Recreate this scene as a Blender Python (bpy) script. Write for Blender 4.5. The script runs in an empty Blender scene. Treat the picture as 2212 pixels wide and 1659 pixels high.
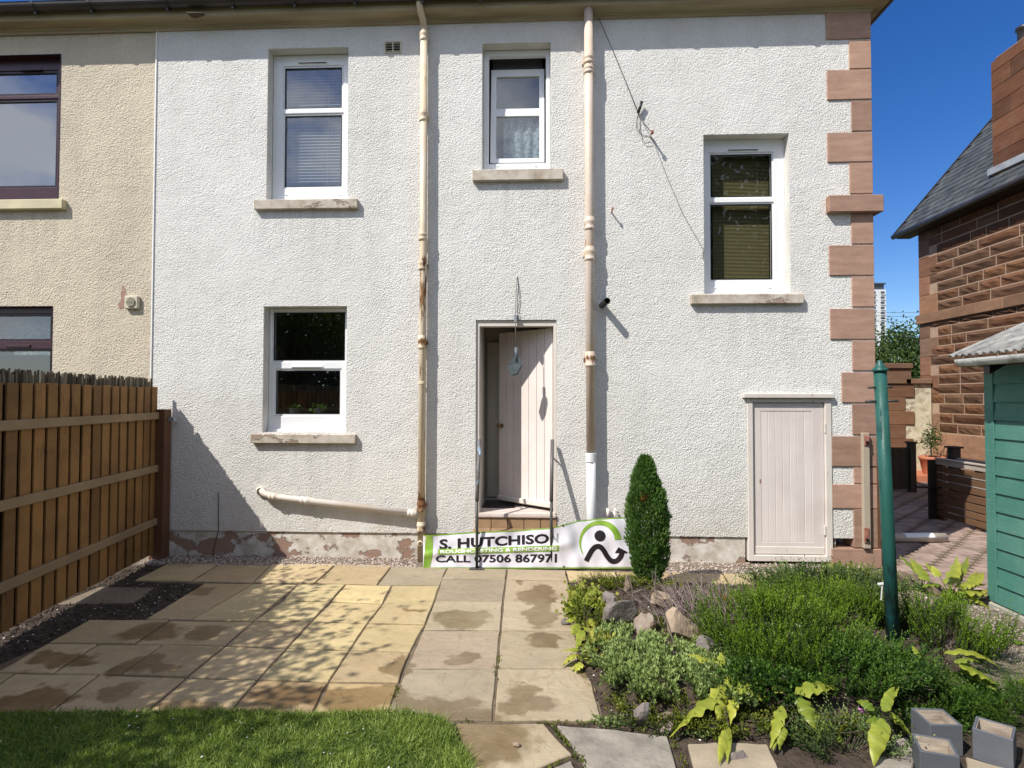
import bpy, bmesh, math, random
import numpy as np
from mathutils import Vector, Matrix, noise as mnoise

random.seed(7)
rng = np.random.default_rng(11)
S = bpy.context.scene
COL = S.collection

# ------------------------------------------------------------------ camera, sky, sun, exposure
FPX, CX, CY = 1220.0, 1106.0, 829.5            # focal length and centre of the 2212 x 1659 view the measurements use
YAW, PITCH, ROLL = 0.04326, 0.02423, -0.00165
cam_d = bpy.data.cameras.new('camera')
cam = bpy.data.objects.new('camera', cam_d)
COL.objects.link(cam)
cam.location = (0, -6.17, 1.76)
cam.rotation_euler = (math.pi / 2 + PITCH, ROLL, YAW)
cam_d.sensor_width = 36
cam_d.lens = FPX / 2212 * 36
cam_d.clip_end = 3000
cam_d.clip_start = 0.05
S.camera = cam

SUN = Vector((1.22, 1.0, -1.8)).normalized()   # the way the light travels
sun_d = bpy.data.lights.new('sun', 'SUN')
sun_d.energy = 4.6
sun_d.angle = math.radians(0.5)
sun_d.color = (1.0, 0.95, 0.865)
sun = bpy.data.objects.new('sun', sun_d)
COL.objects.link(sun)
sun.rotation_euler = SUN.to_track_quat('-Z', 'Y').to_euler()

W = bpy.data.worlds.new("World")
S.world = W
W.use_nodes = True
nt = W.node_tree
nt.nodes.clear()
wo = nt.nodes.new('ShaderNodeOutputWorld')
bg = nt.nodes.new('ShaderNodeBackground')
sky = nt.nodes.new('ShaderNodeTexSky')
sky.sky_type = 'NISHITA'
sky.sun_disc = False
sky.sun_elevation = math.asin(-SUN.z)
sky.sun_rotation = math.atan2(-SUN.x, -SUN.y)
sky.altitude = 20
sky.air_density = 1.0
sky.dust_density = 0.35
sky.ozone_density = 3.5
hs = nt.nodes.new('ShaderNodeHueSaturation')
hs.inputs['Hue'].default_value = 0.514
hs.inputs['Saturation'].default_value = 1.34
hs.inputs['Value'].default_value = 1.08
nt.links.new(sky.outputs[0], hs.inputs['Color'])
# broken cloud that lies on the sunny side of the sky (it shows in the upstairs panes)
tc = nt.nodes.new('ShaderNodeTexCoord')
mp = nt.nodes.new('ShaderNodeMapping')
mp.inputs['Scale'].default_value = (1.0, 1.0, 1.9)
mp.inputs['Location'].default_value = (0.35, 0.1, 0.2)
nt.links.new(tc.outputs['Generated'], mp.inputs[0])
cn = nt.nodes.new('ShaderNodeTexNoise')
cn.inputs['Scale'].default_value = 3.2
cn.inputs['Detail'].default_value = 8
cn.inputs['Roughness'].default_value = 0.55
nt.links.new(mp.outputs[0], cn.inputs['Vector'])
cr = nt.nodes.new('ShaderNodeMapRange')
cr.inputs[1].default_value = 0.40
cr.inputs[2].default_value = 0.58
nt.links.new(cn.outputs[0], cr.inputs[0])
sx = nt.nodes.new('ShaderNodeSeparateXYZ')
nt.links.new(tc.outputs['Generated'], sx.inputs[0])
side = nt.nodes.new('ShaderNodeMapRange')
side.inputs[1].default_value = 0.15
side.inputs[2].default_value = -0.45
nt.links.new(sx.outputs['Y'], side.inputs[0])
cm = nt.nodes.new('ShaderNodeMath')
cm.operation = 'MULTIPLY'
nt.links.new(cr.outputs[0], cm.inputs[0])
nt.links.new(side.outputs[0], cm.inputs[1])
cm2 = nt.nodes.new('ShaderNodeMath')
cm2.operation = 'MULTIPLY'
cm2.inputs[1].default_value = 0.8
nt.links.new(cm.outputs[0], cm2.inputs[0])
cx = nt.nodes.new('ShaderNodeMixRGB')
cx.inputs[2].default_value = (11.0, 11.2, 11.6, 1)
nt.links.new(cm2.outputs[0], cx.inputs[0])
nt.links.new(hs.outputs[0], cx.inputs[1])
nt.links.new(cx.outputs[0], bg.inputs[0])
bg.inputs[1].default_value = 0.095
nt.links.new(bg.outputs[0], wo.inputs[0])

S.view_settings.view_transform = 'Standard'
S.view_settings.look = 'None'
S.view_settings.gamma = 1
S.view_settings.use_curve_mapping = False
S.view_settings.exposure = 0.43
S.render.engine = 'CYCLES'
S.cycles.max_bounces = 6
S.cycles.transparent_max_bounces = 12
S.cycles.caustics_reflective = False
S.cycles.caustics_refractive = False
S.cycles.use_denoising = True

# ------------------------------------------------------------------ measuring helpers
RM = Matrix.Rotation(YAW, 3, 'Z') @ Matrix.Rotation(ROLL, 3, 'Y') @ Matrix.Rotation(math.pi / 2 + PITCH, 3, 'X')
CAM = Vector((0, -6.17, 1.76))


def ray(x, y):
    return RM @ Vector(((x - CX) / FPX, -(y - CY) / FPX, -1.0))


def PY(x, y, Y=0.0):
    d = ray(x, y)
    return CAM + d * ((Y - CAM.y) / d.y)


def PX(x, y, X):
    d = ray(x, y)
    return CAM + d * ((X - CAM.x) / d.x)


def G(x, y, z=0.0):
    d = ray(x, y)
    return CAM + d * ((z - CAM.z) / d.z)


def proj(p):
    q = RM.transposed() @ (Vector(p) - CAM)
    return CX + FPX * q.x / -q.z, CY - FPX * q.y / -q.z


# ------------------------------------------------------------------ materials
class N:
    def __init__(s, name):
        m = bpy.data.materials.new(name)
        m.use_nodes = True
        s.m = m
        s.t = m.node_tree
        s.t.nodes.clear()
        s.out = s.t.nodes.new('ShaderNodeOutputMaterial')
        s.pos = s.t.nodes.new('ShaderNodeNewGeometry').outputs['Position']

    def n(s, typ, **kw):
        x = s.t.nodes.new(typ)
        for k, v in kw.items():
            setattr(x, k, v)
        return x

    def l(s, a, b):
        s.t.links.new(a, b)

    def mapv(s, scale=(1, 1, 1), loc=(0, 0, 0)):
        x = s.n('ShaderNodeMapping')
        x.inputs['Scale'].default_value = scale
        x.inputs['Location'].default_value = loc
        s.l(s.pos, x.inputs[0])
        return x.outputs[0]

    def noise(s, scale, detail=4, rough=.55, vec=None, dist=0):
        x = s.n('ShaderNodeTexNoise')
        x.inputs['Scale'].default_value = scale
        x.inputs['Detail'].default_value = detail
        x.inputs['Roughness'].default_value = rough
        x.inputs['Distortion'].default_value = dist
        s.l(vec or s.pos, x.inputs['Vector'])
        return x.outputs[0]

    def rng(s, v, a, b, c=0., d=1.):
        x = s.n('ShaderNodeMapRange')
        for i, q in enumerate((a, b, c, d)):
            x.inputs[i + 1].default_value = q
        s.l(v, x.inputs[0])
        return x.outputs[0]

    def math(s, op, a, b=None):
        x = s.n('ShaderNodeMath', operation=op)
        for i, q in enumerate((a, b)):
            if q is None:
                continue
            if isinstance(q, (int, float)):
                x.inputs[i].default_value = q
            else:
                s.l(q, x.inputs[i])
        return x.outputs[0]

    def mix(s, f, a, b, mode='MIX'):
        x = s.n('ShaderNodeMixRGB', blend_type=mode)
        for i, q in enumerate((f, a, b)):
            if isinstance(q, (int, float)):
                x.inputs[i].default_value = q
            elif isinstance(q, tuple):
                x.inputs[i].default_value = (*q, 1) if len(q) == 3 else q
            else:
                s.l(q, x.inputs[i])
        return x.outputs[0]

    def bump(s, h, strength=.5, dist=.01, prev=None):
        x = s.n('ShaderNodeBump')
        x.inputs['Strength'].default_value = strength
        x.inputs['Distance'].default_value = dist
        s.l(h, x.inputs['Height'])
        if prev is not None:
            s.l(prev, x.inputs['Normal'])
        return x.outputs[0]

    def fin(s, col, rough=.8, normal=None, metal=0, spec=.35):
        b = s.n('ShaderNodeBsdfPrincipled')
        if isinstance(col, tuple):
            b.inputs['Base Color'].default_value = (*col, 1)
        else:
            s.l(col, b.inputs['Base Color'])
        if isinstance(rough, (int, float)):
            b.inputs['Roughness'].default_value = rough
        else:
            s.l(rough, b.inputs['Roughness'])
        b.inputs['Metallic'].default_value = metal
        b.inputs['Specular IOR Level'].default_value = spec
        if normal is not None:
            s.l(normal, b.inputs['Normal'])
        s.l(b.outputs[0], s.out.inputs[0])
        return s.m

    def objcol(s):
        return s.n('ShaderNodeObjectInfo').outputs['Color']

    def objrnd(s):
        return s.n('ShaderNodeObjectInfo').outputs['Random']


def simple(name, c1, c2=None, scale=6, detail=5, rough=.75, bump=0., bscale=60, stretch=(1, 1, 1), metal=0, rnd=0., spec=.35, lo=.35, hi=.65, dist=.01):
    n = N(name)
    v = n.mapv(stretch)
    col = c1
    if c2:
        col = n.mix(n.rng(n.noise(scale, detail, vec=v), lo, hi), c1, c2)
    if rnd:
        f = n.rng(n.objrnd(), 0, 1, 1 - rnd, 1 + rnd)
        col = n.mix(1.0, col, f, 'MULTIPLY')
    nor = n.bump(n.noise(bscale, 6, vec=v), bump, dist) if bump else None
    return n.fin(col, rough, nor, metal, spec)


DRIPS = [(548, 772, 452), (1020, 1217, 390), (1493, 1737, 657), (541, 768, 959), (-120, 135, 453)]


def m_roughcast(name, c, dirt, scale=66, strength=.62):
    n = N(name)
    v1 = n.n('ShaderNodeTexVoronoi', feature='SMOOTH_F1')
    v1.inputs['Scale'].default_value = scale
    v1.inputs['Smoothness'].default_value = .35
    warp = n.n('ShaderNodeVectorMath', operation='ADD')
    wn = n.n('ShaderNodeTexNoise')
    wn.inputs['Scale'].default_value = 40
    wn.inputs['Detail'].default_value = 2
    n.l(n.pos, wn.inputs['Vector'])
    ws = n.n('ShaderNodeVectorMath', operation='SCALE')
    ws.inputs['Scale'].default_value = .03
    n.l(wn.outputs['Color'], ws.inputs[0])
    n.l(n.pos, warp.inputs[0])
    n.l(ws.outputs[0], warp.inputs[1])
    n.l(warp.outputs[0], v1.inputs['Vector'])
    h = n.math('MULTIPLY', v1.outputs['Distance'], -1.0)
    h2 = n.noise(70, 3, .6)
    v2 = n.n('ShaderNodeTexVoronoi', feature='F1')
    v2.inputs['Scale'].default_value = scale * 1.9
    n.l(warp.outputs[0], v2.inputs['Vector'])
    pat = n.rng(n.noise(2.2, 5, .6), .3, .7, .55, 1.25)
    hh = n.math('ADD', n.math('ADD', h, n.math('MULTIPLY', n.math('MULTIPLY', v2.outputs['Distance'], -.75), n.rng(n.noise(7, 3), .35, .65))), n.math('MULTIPLY', h2, .9))
    hh = n.math('MULTIPLY', hh, pat)
    big = n.noise(.8, 5, .6)
    streak = n.noise(3.0, 4, .6, n.mapv((1, 1, .12)))
    col = n.mix(n.rng(big, .35, .75), c, dirt)
    col = n.mix(n.rng(streak, .45, .75, 0, .6), col, tuple(x * .93 for x in dirt))
    zc = n.n('ShaderNodeSeparateXYZ')
    n.l(n.pos, zc.inputs[0])
    low = n.math('MULTIPLY', n.rng(zc.outputs['Z'], .28, 1.0, .5, 0), n.rng(n.noise(5, 5, .65), .35, .65))
    col = n.mix(low, col, (.50, .45, .38))
    drip = None
    for (xa, xb, yv) in DRIPS:
        pa, pb_ = PY(xa, yv), PY(xb, yv)
        dx_ = n.math('ABSOLUTE', n.math('SUBTRACT', zc.outputs['X'], (pa.x + pb_.x) / 2))
        k = n.math('MULTIPLY', n.rng(dx_, (pb_.x - pa.x) / 2 - .06, (pb_.x - pa.x) / 2 + .03, 1, 0), n.rng(zc.outputs['Z'], pa.z - .75, pa.z, 0, 1))
        k = n.math('MULTIPLY', k, n.math('LESS_THAN', zc.outputs['Z'], pa.z + .01))
        drip = k if drip is None else n.math('MAXIMUM', drip, k)
    sk = n.rng(n.noise(11, 5, .65, n.mapv((1, 1, .07))), .42, .66, 0, .45)
    col = n.mix(n.math('MULTIPLY', drip, sk), col, tuple(x * .68 for x in dirt))
    pit = n.rng(v1.outputs['Distance'], .35, .9, 0, .35)
    col = n.mix(pit, col, tuple(x * .62 for x in c))
    nor = n.bump(hh, strength, .013)
    return n.fin(col, .9, nor, spec=.2)


def m_sandstone(name, c1, c2, usecol=False, band=14., bump=.25):
    n = N(name)
    b = n.noise(band, 5, .6, n.mapv((.18, .18, 1)), .3)
    g = n.noise(9, 5, .6)
    col = n.mix(n.rng(b, .35, .68), c1, c2)
    if usecol:
        col = n.mix(1.0, col, n.objcol(), 'MULTIPLY')
    col = n.mix(n.rng(g, .5, .8, 0, .35), col, tuple(x * .6 for x in c1))
    f = n.rng(n.objrnd(), 0, 1, .8, 1.16)
    col = n.mix(n.rng(n.noise(2.6, 6, .65), .5, .75, 0, .5), col, tuple(x * .68 for x in c2))
    col = n.mix(1.0, col, f, 'MULTIPLY')
    return n.fin(col, .88, n.bump(n.noise(90, 5, .7), bump, .01), spec=.2)


def m_pipe(name, c, rust, cut=.56, extra=()):
    """Old gloss paint over iron: rust shows in vertical streaks and at the joints (z bands)."""
    n = N(name)
    st = n.noise(9, 6, .65, n.mapv((2.2, 2.2, .35)))
    bl = n.noise(1.3, 3, .5)
    k = n.math('ADD', n.math('MULTIPLY', st, .7), n.math('MULTIPLY', bl, .35))
    z = n.n('ShaderNodeSeparateXYZ')
    n.l(n.pos, z.inputs[0])
    for z0, h, amt in extra:
        d = n.math('ABSOLUTE', n.math('SUBTRACT', z.outputs['Z'], z0))
        k = n.math('ADD', k, n.rng(d, 0, h, amt, 0))
    f = n.rng(k, cut, cut + .07)
    cc = n.mix(n.rng(n.noise(3, 4), .4, .65), c, tuple(x * y for x, y in zip(c, (.91, .85, .76))))
    rc = n.mix(n.rng(n.noise(14, 5, .6, n.mapv((1, 1, .4))), .38, .64), tuple(x * .45 for x in rust), (rust[0] * 1.5, rust[1] * 2.4, rust[2] * 3.2))
    col = n.mix(f, cc, rc)
    return n.fin(col, n.rng(f, 0, 1, .42, .9), n.bump(n.noise(60, 4), .2, .006))


def m_paint_wood(name, c, worn, under, cut=.62, stretch=(6, 6, .6), rough=.6, bump=.25, vmin=.93):
    n = N(name)
    g = n.noise(9, 6, .65, n.mapv(stretch))
    b = n.noise(2.2, 4, .6)
    col = n.mix(n.rng(b, .4, .7), c, worn)
    k = n.math('ADD', n.math('MULTIPLY', g, .7), n.math('MULTIPLY', n.noise(5, 5, .6), .4))
    col = n.mix(n.rng(k, cut, cut + .06), col, under)
    f = n.rng(n.objrnd(), 0, 1, vmin, 1.05 + (.93 - vmin) * .6)
    col = n.mix(1.0, col, f, 'MULTIPLY')
    return n.fin(col, rough, n.bump(g, bump, .008))


def m_peel(name, paint, stone, cut=.5):
    n = N(name)
    k = n.noise(2.6, 7, .62, n.mapv((1, 1, 1.5)))
    f = n.rng(k, cut, cut + .012)
    edge = n.rng(n.math('ABSOLUTE', n.math('SUBTRACT', k, cut)), 0, .014, 1, 0)
    p = n.mix(n.rng(n.noise(7, 6, .7), .38, .66), paint, tuple(x * y for x, y in zip(paint, (.62, .56, .5))))
    s = n.mix(n.noise(11, 5), stone, tuple(x * .7 for x in stone))
    col = n.mix(f, p, s)
    col = n.mix(n.math('MULTIPLY', edge, .6), col, (.09, .07, .06))
    nor = n.bump(n.math('MULTIPLY', f, -1), .7, .012, n.bump(n.noise(60, 5), .3, .01))
    return n.fin(col, .85, nor, spec=.2)


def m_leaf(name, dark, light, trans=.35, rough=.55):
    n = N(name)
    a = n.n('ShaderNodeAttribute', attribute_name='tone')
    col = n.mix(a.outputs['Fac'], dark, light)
    b = n.n('ShaderNodeBsdfPrincipled')
    n.l(col, b.inputs['Base Color'])
    b.inputs['Roughness'].default_value = rough
    b.inputs['Specular IOR Level'].default_value = .3
    t = n.n('ShaderNodeBsdfTranslucent')
    n.l(n.mix(1.0, col, (1.1, 1.25, .6), 'MULTIPLY'), t.inputs[0])
    x = n.n('ShaderNodeMixShader')
    x.inputs[0].default_value = trans
    n.l(b.outputs[0], x.inputs[1])
    n.l(t.outputs[0], x.inputs[2])
    n.l(x.outputs[0], n.out.inputs[0])
    return n.m


def m_glass(name, refl=.12, tint=(.75, .8, .8)):
    n = N(name)
    g = n.n('ShaderNodeBsdfGlossy')
    g.inputs['Roughness'].default_value = .0
    g.inputs['Color'].default_value = (.95, .97, 1, 1)
    n.l(n.bump(n.noise(1.6, 2), .035, .05), g.inputs['Normal'])
    t = n.n('ShaderNodeBsdfTransparent')
    t.inputs[0].default_value = (*tint, 1)
    gm = n.n('ShaderNodeNewGeometry')
    dt = n.n('ShaderNodeVectorMath', operation='DOT_PRODUCT')
    n.l(gm.outputs['Incoming'], dt.inputs[0])
    n.l(gm.outputs['Normal'], dt.inputs[1])
    sch = n.math('POWER', n.math('SUBTRACT', 1.0, n.math('ABSOLUTE', dt.outputs['Value'])), 5.0)
    x = n.n('ShaderNodeMixShader')
    n.l(n.math('ADD', n.math('MULTIPLY', sch, .85), refl + .05), x.inputs[0])
    n.l(t.outputs[0], x.inputs[1])
    n.l(g.outputs[0], x.inputs[2])
    n.l(x.outputs[0], n.out.inputs[0])
    return n.m


# wet and earthy stains on the flags: (view x, view y, half width, half height, weight)
STAINS = [(1159, 1288, 46, 15), (1168, 1328, 36, 30), (1166, 1300, 26, 40), (994, 1336, 66, 21), (1000, 1420, 34, 19), (1180, 1384, 34, 19),
          (937, 1522, 110, 24), (1130, 1520, 70, 22), (1130, 1497, 45, 16), (897, 1319, 32, 6), (1122, 1257, 10, 5), (1172, 1267, 22, 7),
          (330, 1364, 62, 24), (130, 1424, 90, 18), (305, 1436, 60, 24), (343, 1447, 40, 14), (268, 1490, 44, 22), (80, 1510, 80, 28),
          (440, 1364, 42, 22), (640, 1505, 110, 24), (780, 1508, 100, 30), (435, 1278, 34, 12), (400, 1525, 90, 18), (1010, 1590, 150, 62),
          (1340, 1490, 60, 40), (1290, 1440, 50, 30), (860, 1440, 26, 26)]


def m_slab():
    n = N('riven_sandstone_flag')
    dmin = None
    warp = n.n('ShaderNodeVectorMath', operation='ADD')
    wn = n.n('ShaderNodeTexNoise')
    wn.inputs['Scale'].default_value = 5.5
    wn.inputs['Detail'].default_value = 5
    n.l(n.pos, wn.inputs['Vector'])
    ws = n.n('ShaderNodeVectorMath', operation='MULTIPLY_ADD')
    ws.inputs[1].default_value = (.34, .34, 0)
    ws.inputs[2].default_value = (-.17, -.17, 0)
    n.l(wn.outputs['Color'], ws.inputs[0])
    n.l(n.pos, warp.inputs[0])
    n.l(ws.outputs[0], warp.inputs[1])
    for (x, y, rx, ry) in STAINS:
        c = G(x, y)
        dep = c.y + 6.17
        wx, wy = rx * dep / FPX, ry * dep * dep / (FPX * 1.76)
        m = n.n('ShaderNodeMapping')
        m.inputs['Scale'].default_value = (1 / wx, 1 / wy, 0)
        m.inputs['Location'].default_value = (-c.x / wx, -c.y / wy, 0)
        n.l(warp.outputs[0], m.inputs[0])
        L = n.n('ShaderNodeVectorMath', operation='LENGTH')
        n.l(m.outputs[0], L.inputs[0])
        dmin = L.outputs['Value'] if dmin is None else n.math('MINIMUM', dmin, L.outputs['Value'])
    soft = n.noise(.9, 3, .5)
    wet = n.math('MULTIPLY', n.rng(n.math('ADD', dmin, n.math('MULTIPLY', n.noise(16, 5, .65), .34)), .98, 1.22, 1, 0), n.rng(soft, .3, .6, .55, 1))
    oc = n.objcol()
    a = n.noise(3.2, 6, .62, n.mapv((1, 1.6, 1)), .8)
    b = n.noise(14, 6, .7)
    col = n.mix(n.rng(a, .34, .7), oc, n.mix(1.0, oc, (1.22, 1.2, 1.18), 'MULTIPLY'))
    col = n.mix(n.rng(b, .52, .75, 0, .4), col, n.mix(1.0, oc, (.66, .62, .56), 'MULTIPLY'))
    vein = n.rng(n.math('ABSOLUTE', n.math('SUBTRACT', n.noise(2.1, 4, .5, n.mapv((1, 1, 1), (3, 7, 0)), 1.5), .5)), 0, .012, .35, 0)
    col = n.mix(vein, col, n.mix(1.0, oc, (.6, .5, .4), 'MULTIPLY'))
    col = n.mix(n.rng(n.noise(1.1, 6, .65), .42, .72, 0, .45), col, n.mix(1.0, oc, (.72, .64, .52), 'MULTIPLY'))
    wetc = n.mix(1.0, oc, n.mix(n.noise(6, 4), (.5, .42, .30), (.36, .29, .19)), 'MULTIPLY')
    col = n.mix(n.math('MULTIPLY', wet, n.rng(n.noise(10, 4), .2, .6, .75, 1)), col, wetc)
    ridge = n.noise(4.2, 7, .6, n.mapv((1, 1.7, 1)), 1.2)
    nor = n.bump(ridge, .55, .03, n.bump(b, .25, .01))
    return n.fin(col, n.rng(wet, 0, 1, .82, .5), nor, spec=.3)


MAT = {}
MAT['white'] = m_roughcast('white_roughcast', (.765, .755, .73), (.68, .665, .63))
MAT['beige'] = m_roughcast('beige_roughcast', (.66, .585, .455), (.55, .485, .385), 58, .7)
MAT['smooth'] = simple('smooth_masonry_paint', (.66, .65, .61), (.56, .55, .51), 5, 5, .8, .2, 40)
MAT['bead'] = simple('white_bead', (.85, .85, .84), None, rough=.5)
MAT['upvc'] = simple('white_upvc', (.82, .83, .84), (.76, .77, .78), 2, 3, .3, spec=.5)
MAT['maroon'] = simple('maroon_frame', (.05, .012, .022), (.035, .01, .016), 6, 4, .35, spec=.5)
MAT['black'] = simple('black_plastic', (.012, .012, .013), None, rough=.4, spec=.5)
MAT['darkvent'] = simple('dark_gap', (.02, .02, .02), None, rough=.9)
MAT['sill'] = m_peel('weathered_sill', (.55, .50, .43), (.40, .31, .25), .58)
MAT['sill_cream'] = simple('cream_sill', (.62, .55, .36), (.5, .44, .3), 5, 5, .7, .15, 50)
MAT['soffit'] = simple('stained_soffit_paint', (.42, .36, .24), (.27, .22, .14), 2.6, 7, .8, .1, 30, stretch=(.35, 2.5, 2.5), lo=.35, hi=.7)
MAT['gutter'] = simple('dark_brown_gutter', (.022, .017, .016), (.04, .03, .028), 3, 4, .38, spec=.5)
MAT['sandstone'] = m_sandstone('pink_sandstone', (.325, .20, .147), (.425, .275, .208))
MAT['plinth'] = m_peel('peeling_plinth', (.66, .625, .575), (.36, .235, .18), .54)
MAT['pipe1'] = m_pipe('cream_iron_pipe', (.68, .585, .45), (.23, .085, .03), .62,
                      [(3.26, .10, .12), (2.85, .45, .10), (2.36, .09, .24), (2.1, .3, .04), (.60, .2, .24), (.34, .16, .2), (1.4, .5, .05)])
MAT['pipe2'] = m_pipe('pinkish_iron_pipe', (.66, .56, .48), (.25, .09, .03), .69,
                      [(3.62, .12, .26), (3.42, .16, .2), (3.1, .5, .07), (2.18, .12, .22)])
MAT['branch'] = m_pipe('white_iron_pipe', (.68, .63, .57), (.15, .09, .06), .68)
MAT['pvc'] = simple('white_pvc_pipe', (.76, .76, .78), (.66, .66, .68), 4, 4, .4, spec=.5)
MAT['door'] = m_paint_wood('faded_pink_door_paint', (.68, .62, .59), (.61, .55, .52), (.42, .37, .33), .69)
MAT['doorframe'] = m_paint_wood('flaking_frame_paint', (.66, .61, .56), (.58, .53, .48), (.30, .24, .20), .66)
MAT['innerdoor'] = simple('cream_inner_door', (.74, .69, .58), (.68, .63, .53), 3, 4, .5)
MAT['maroonceil'] = simple('maroon_ceiling', (.10, .02, .03), None)
MAT['stepstone'] = simple('pale_threshold', (.62, .54, .50), (.52, .45, .41), 6, 5, .75, .2)
MAT['tile'] = simple('tan_tile', (.33, .22, .13), (.27, .18, .105), 8, 4, .5, rnd=.1)
MAT['porch'] = simple('porch_paint', (.62, .58, .51), None, rough=.9)
MAT['rooms'] = simple('room_dimness', (.05, .048, .045), None, rough=.9)
MAT['blind_grey'] = simple('pale_blind_slat', (.30, .35, .40), None, rough=.5)
MAT['blind_olive'] = simple('olive_blind_slat', (.19, .165, .08), None, rough=.6)
MAT['blind_roller'] = simple('grey_roller_blind', (.10, .11, .12), None, rough=.9)
MAT['lace'] = simple('pale_lace_curtain', (.36, .42, .46), (.16, .20, .23), 26, 3, .9, lo=.42, hi=.58)
MAT['glass'] = m_glass('window_glass', .10)
MAT['glass_clear'] = m_glass('landing_window_glass', .0, (.85, .87, .85))
MAT['glass_sky'] = m_glass('neighbour_window_glass', .22, (.6, .64, .66))
MAT['glass_up'] = m_glass('upstairs_window_glass', .15, (.75, .79, .8))
MAT['slab'] = m_slab()
MAT['soil'] = simple('dark_soil', (.040, .029, .021), (.085, .063, .046), 14, 8, .95, .9, 45, dist=.02)
MAT['joint'] = simple('earthy_joint_sand', (.10, .075, .05), (.17, .13, .09), 12, 6, .95, .6, 60)
MAT['sandy'] = simple('dusty_stony_soil', (.145, .115, .085), (.25, .205, .16), 9, 8, .95, .9, 60, dist=.02)
MAT['ground'] = simple('rough_ground', (.08, .075, .05), (.12, .11, .07), 3, 6, .95, .4, 20)
MAT['lawnbase'] = simple('lawn_thatch', (.06, .085, .025), (.10, .12, .035), 9, 6, .95, .5, 60)
MAT['gravel'] = simple('gravel_stone', (.34, .25, .20), (.52, .46, .41), 30, 2, .85, .2)
MAT['rubble'] = simple('dusty_rubble', (.22, .18, .14), (.38, .33, .28), 30, 2, .9, .2)
MAT['chips'] = simple('white_chips', (.75, .73, .70), None, rough=.8)
MAT['fence'] = m_paint_wood('stained_fence_board', (.275, .142, .045), (.17, .085, .028), (.085, .045, .02), .63, (14, 14, .9), .8, .5, .68)
MAT['rail'] = m_paint_wood('weathered_fence_rail', (.30, .21, .12), (.22, .155, .085), (.15, .10, .05), .70, (7, .7, 7), .85, .4)
MAT['post'] = m_paint_wood('brown_timber_post', (.13, .06, .030), (.095, .045, .024), (.07, .03, .02), .7, (9, 9, .8), .75, .3)
MAT['reed'] = m_leaf('dry_reed', (.06, .045, .03), (.34, .29, .20), .15, .8)
MAT['galv'] = simple('galvanised_bracket', (.42, .44, .46), (.33, .35, .37), 20, 3, .45, metal=.6)
MAT['rail_iron'] = m_pipe('grey_iron_handrail', (.13, .125, .13), (.28, .27, .27), .60)
MAT['post_iron'] = m_pipe('dark_iron_post', (.045, .05, .045), (.10, .08, .07), .68)
MAT['sheet'] = simple('white_vinyl', (.70, .69, .76), (.66, .65, .71), 2, 3, .35, spec=.5)
MAT['ink'] = simple('black_print', (.018, .013, .016), None, rough=.4)
MAT['inkgrey'] = simple('faded_print', (.30, .29, .31), None, rough=.4)
MAT['inkgreen'] = simple('green_print', (.16, .33, .03), (.27, .42, .07), 9, 4, .4)
MAT['inkwhite'] = simple('white_print', (.80, .80, .80), None, rough=.4)
MAT['cypress'] = m_leaf('cypress_needles', (.035, .10, .025), (.20, .33, .085), .4)
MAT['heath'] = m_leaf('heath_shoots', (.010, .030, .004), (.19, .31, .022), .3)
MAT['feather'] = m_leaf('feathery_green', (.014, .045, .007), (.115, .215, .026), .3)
MAT['fern'] = m_leaf('hart_tongue_frond', (.085, .16, .018), (.49, .49, .075), .3, .4)
MAT['ivy'] = m_leaf('yellowing_leaf', (.10, .15, .02), (.42, .40, .08), .3, .5)
MAT['sage'] = m_leaf('small_grey_green_leaf', (.045, .08, .022), (.29, .37, .125), .25)
MAT['moss'] = m_leaf('mossy_green', (.045, .07, .010), (.26, .28, .03), .2)
MAT['twig'] = m_leaf('bare_twig', (.07, .05, .05), (.30, .235, .22), .0, .9)
MAT['grass'] = m_leaf('grass_blade', (.085, .15, .025), (.42, .50, .13), .4, .5)
MAT['flower'] = simple('pink_petal', (.55, .20, .50), None, rough=.6)
MAT['whiteflower'] = simple('pale_petal', (.70, .62, .66), None, rough=.6)
MAT['tree'] = m_leaf('tree_leaf', (.022, .045, .012), (.11, .17, .04), .3)
MAT['bark'] = simple('bark', (.10, .075, .055), (.05, .04, .03), 14, 5, .95, .6, 30, stretch=(3, 3, .5))
MAT['rockgrey'] = simple('grey_whin_rock', (.225, .195, .18), (.13, .112, .10), 7, 7, .9, .6, 22, dist=.02)
MAT['rocksand'] = simple('tan_sandstone_rock', (.38, .29, .21), (.21, .16, .11), 6, 7, .9, .7, 20, dist=.02)
MAT['rockbrown'] = simple('brown_lichen_rock', (.21, .145, .105), (.36, .31, .26), 9, 7, .9, .8, 20, dist=.02)
MAT['flag'] = simple('grey_crazy_flag', (.315, .285, .24), (.19, .168, .14), 7, 9, .9, .7, 30)
MAT['flagsand'] = simple('sandy_crazy_flag', (.38, .315, .225), (.29, .24, .17), 5, 8, .85, .4, 40)
MAT['box'] = m_paint_wood('grey_box_paint', (.095, .104, .12), (.14, .145, .16), (.38, .36, .34), .69, (3, 3, 3), .6, .2)
MAT['boxin'] = simple('bare_box_wood', (.46, .39, .31), (.25, .20, .16), 7, 6, .85, .3, 30, stretch=(1, 1, 5))
MAT['teal'] = m_paint_wood('faded_teal_paint', (.05, .165, .135), (.092, .225, .185), (.26, .215, .17), .68, (.8, .8, 6), .7, .5)
MAT['tealpole'] = m_pipe('teal_pole_paint', (.018, .092, .078), (.008, .045, .034), .555, [(.65, .3, .06), (.3, .2, .08)])
MAT['corr'] = simple('corrugated_cement', (.15, .15, .15), (.34, .34, .32), 7, 8, .9, .5, 30, lo=.4, hi=.68)
MAT['gutterwhite'] = simple('mossy_white_gutter', (.60, .61, .60), (.13, .13, .10), 6, 7, .5, lo=.5, hi=.68)
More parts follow.
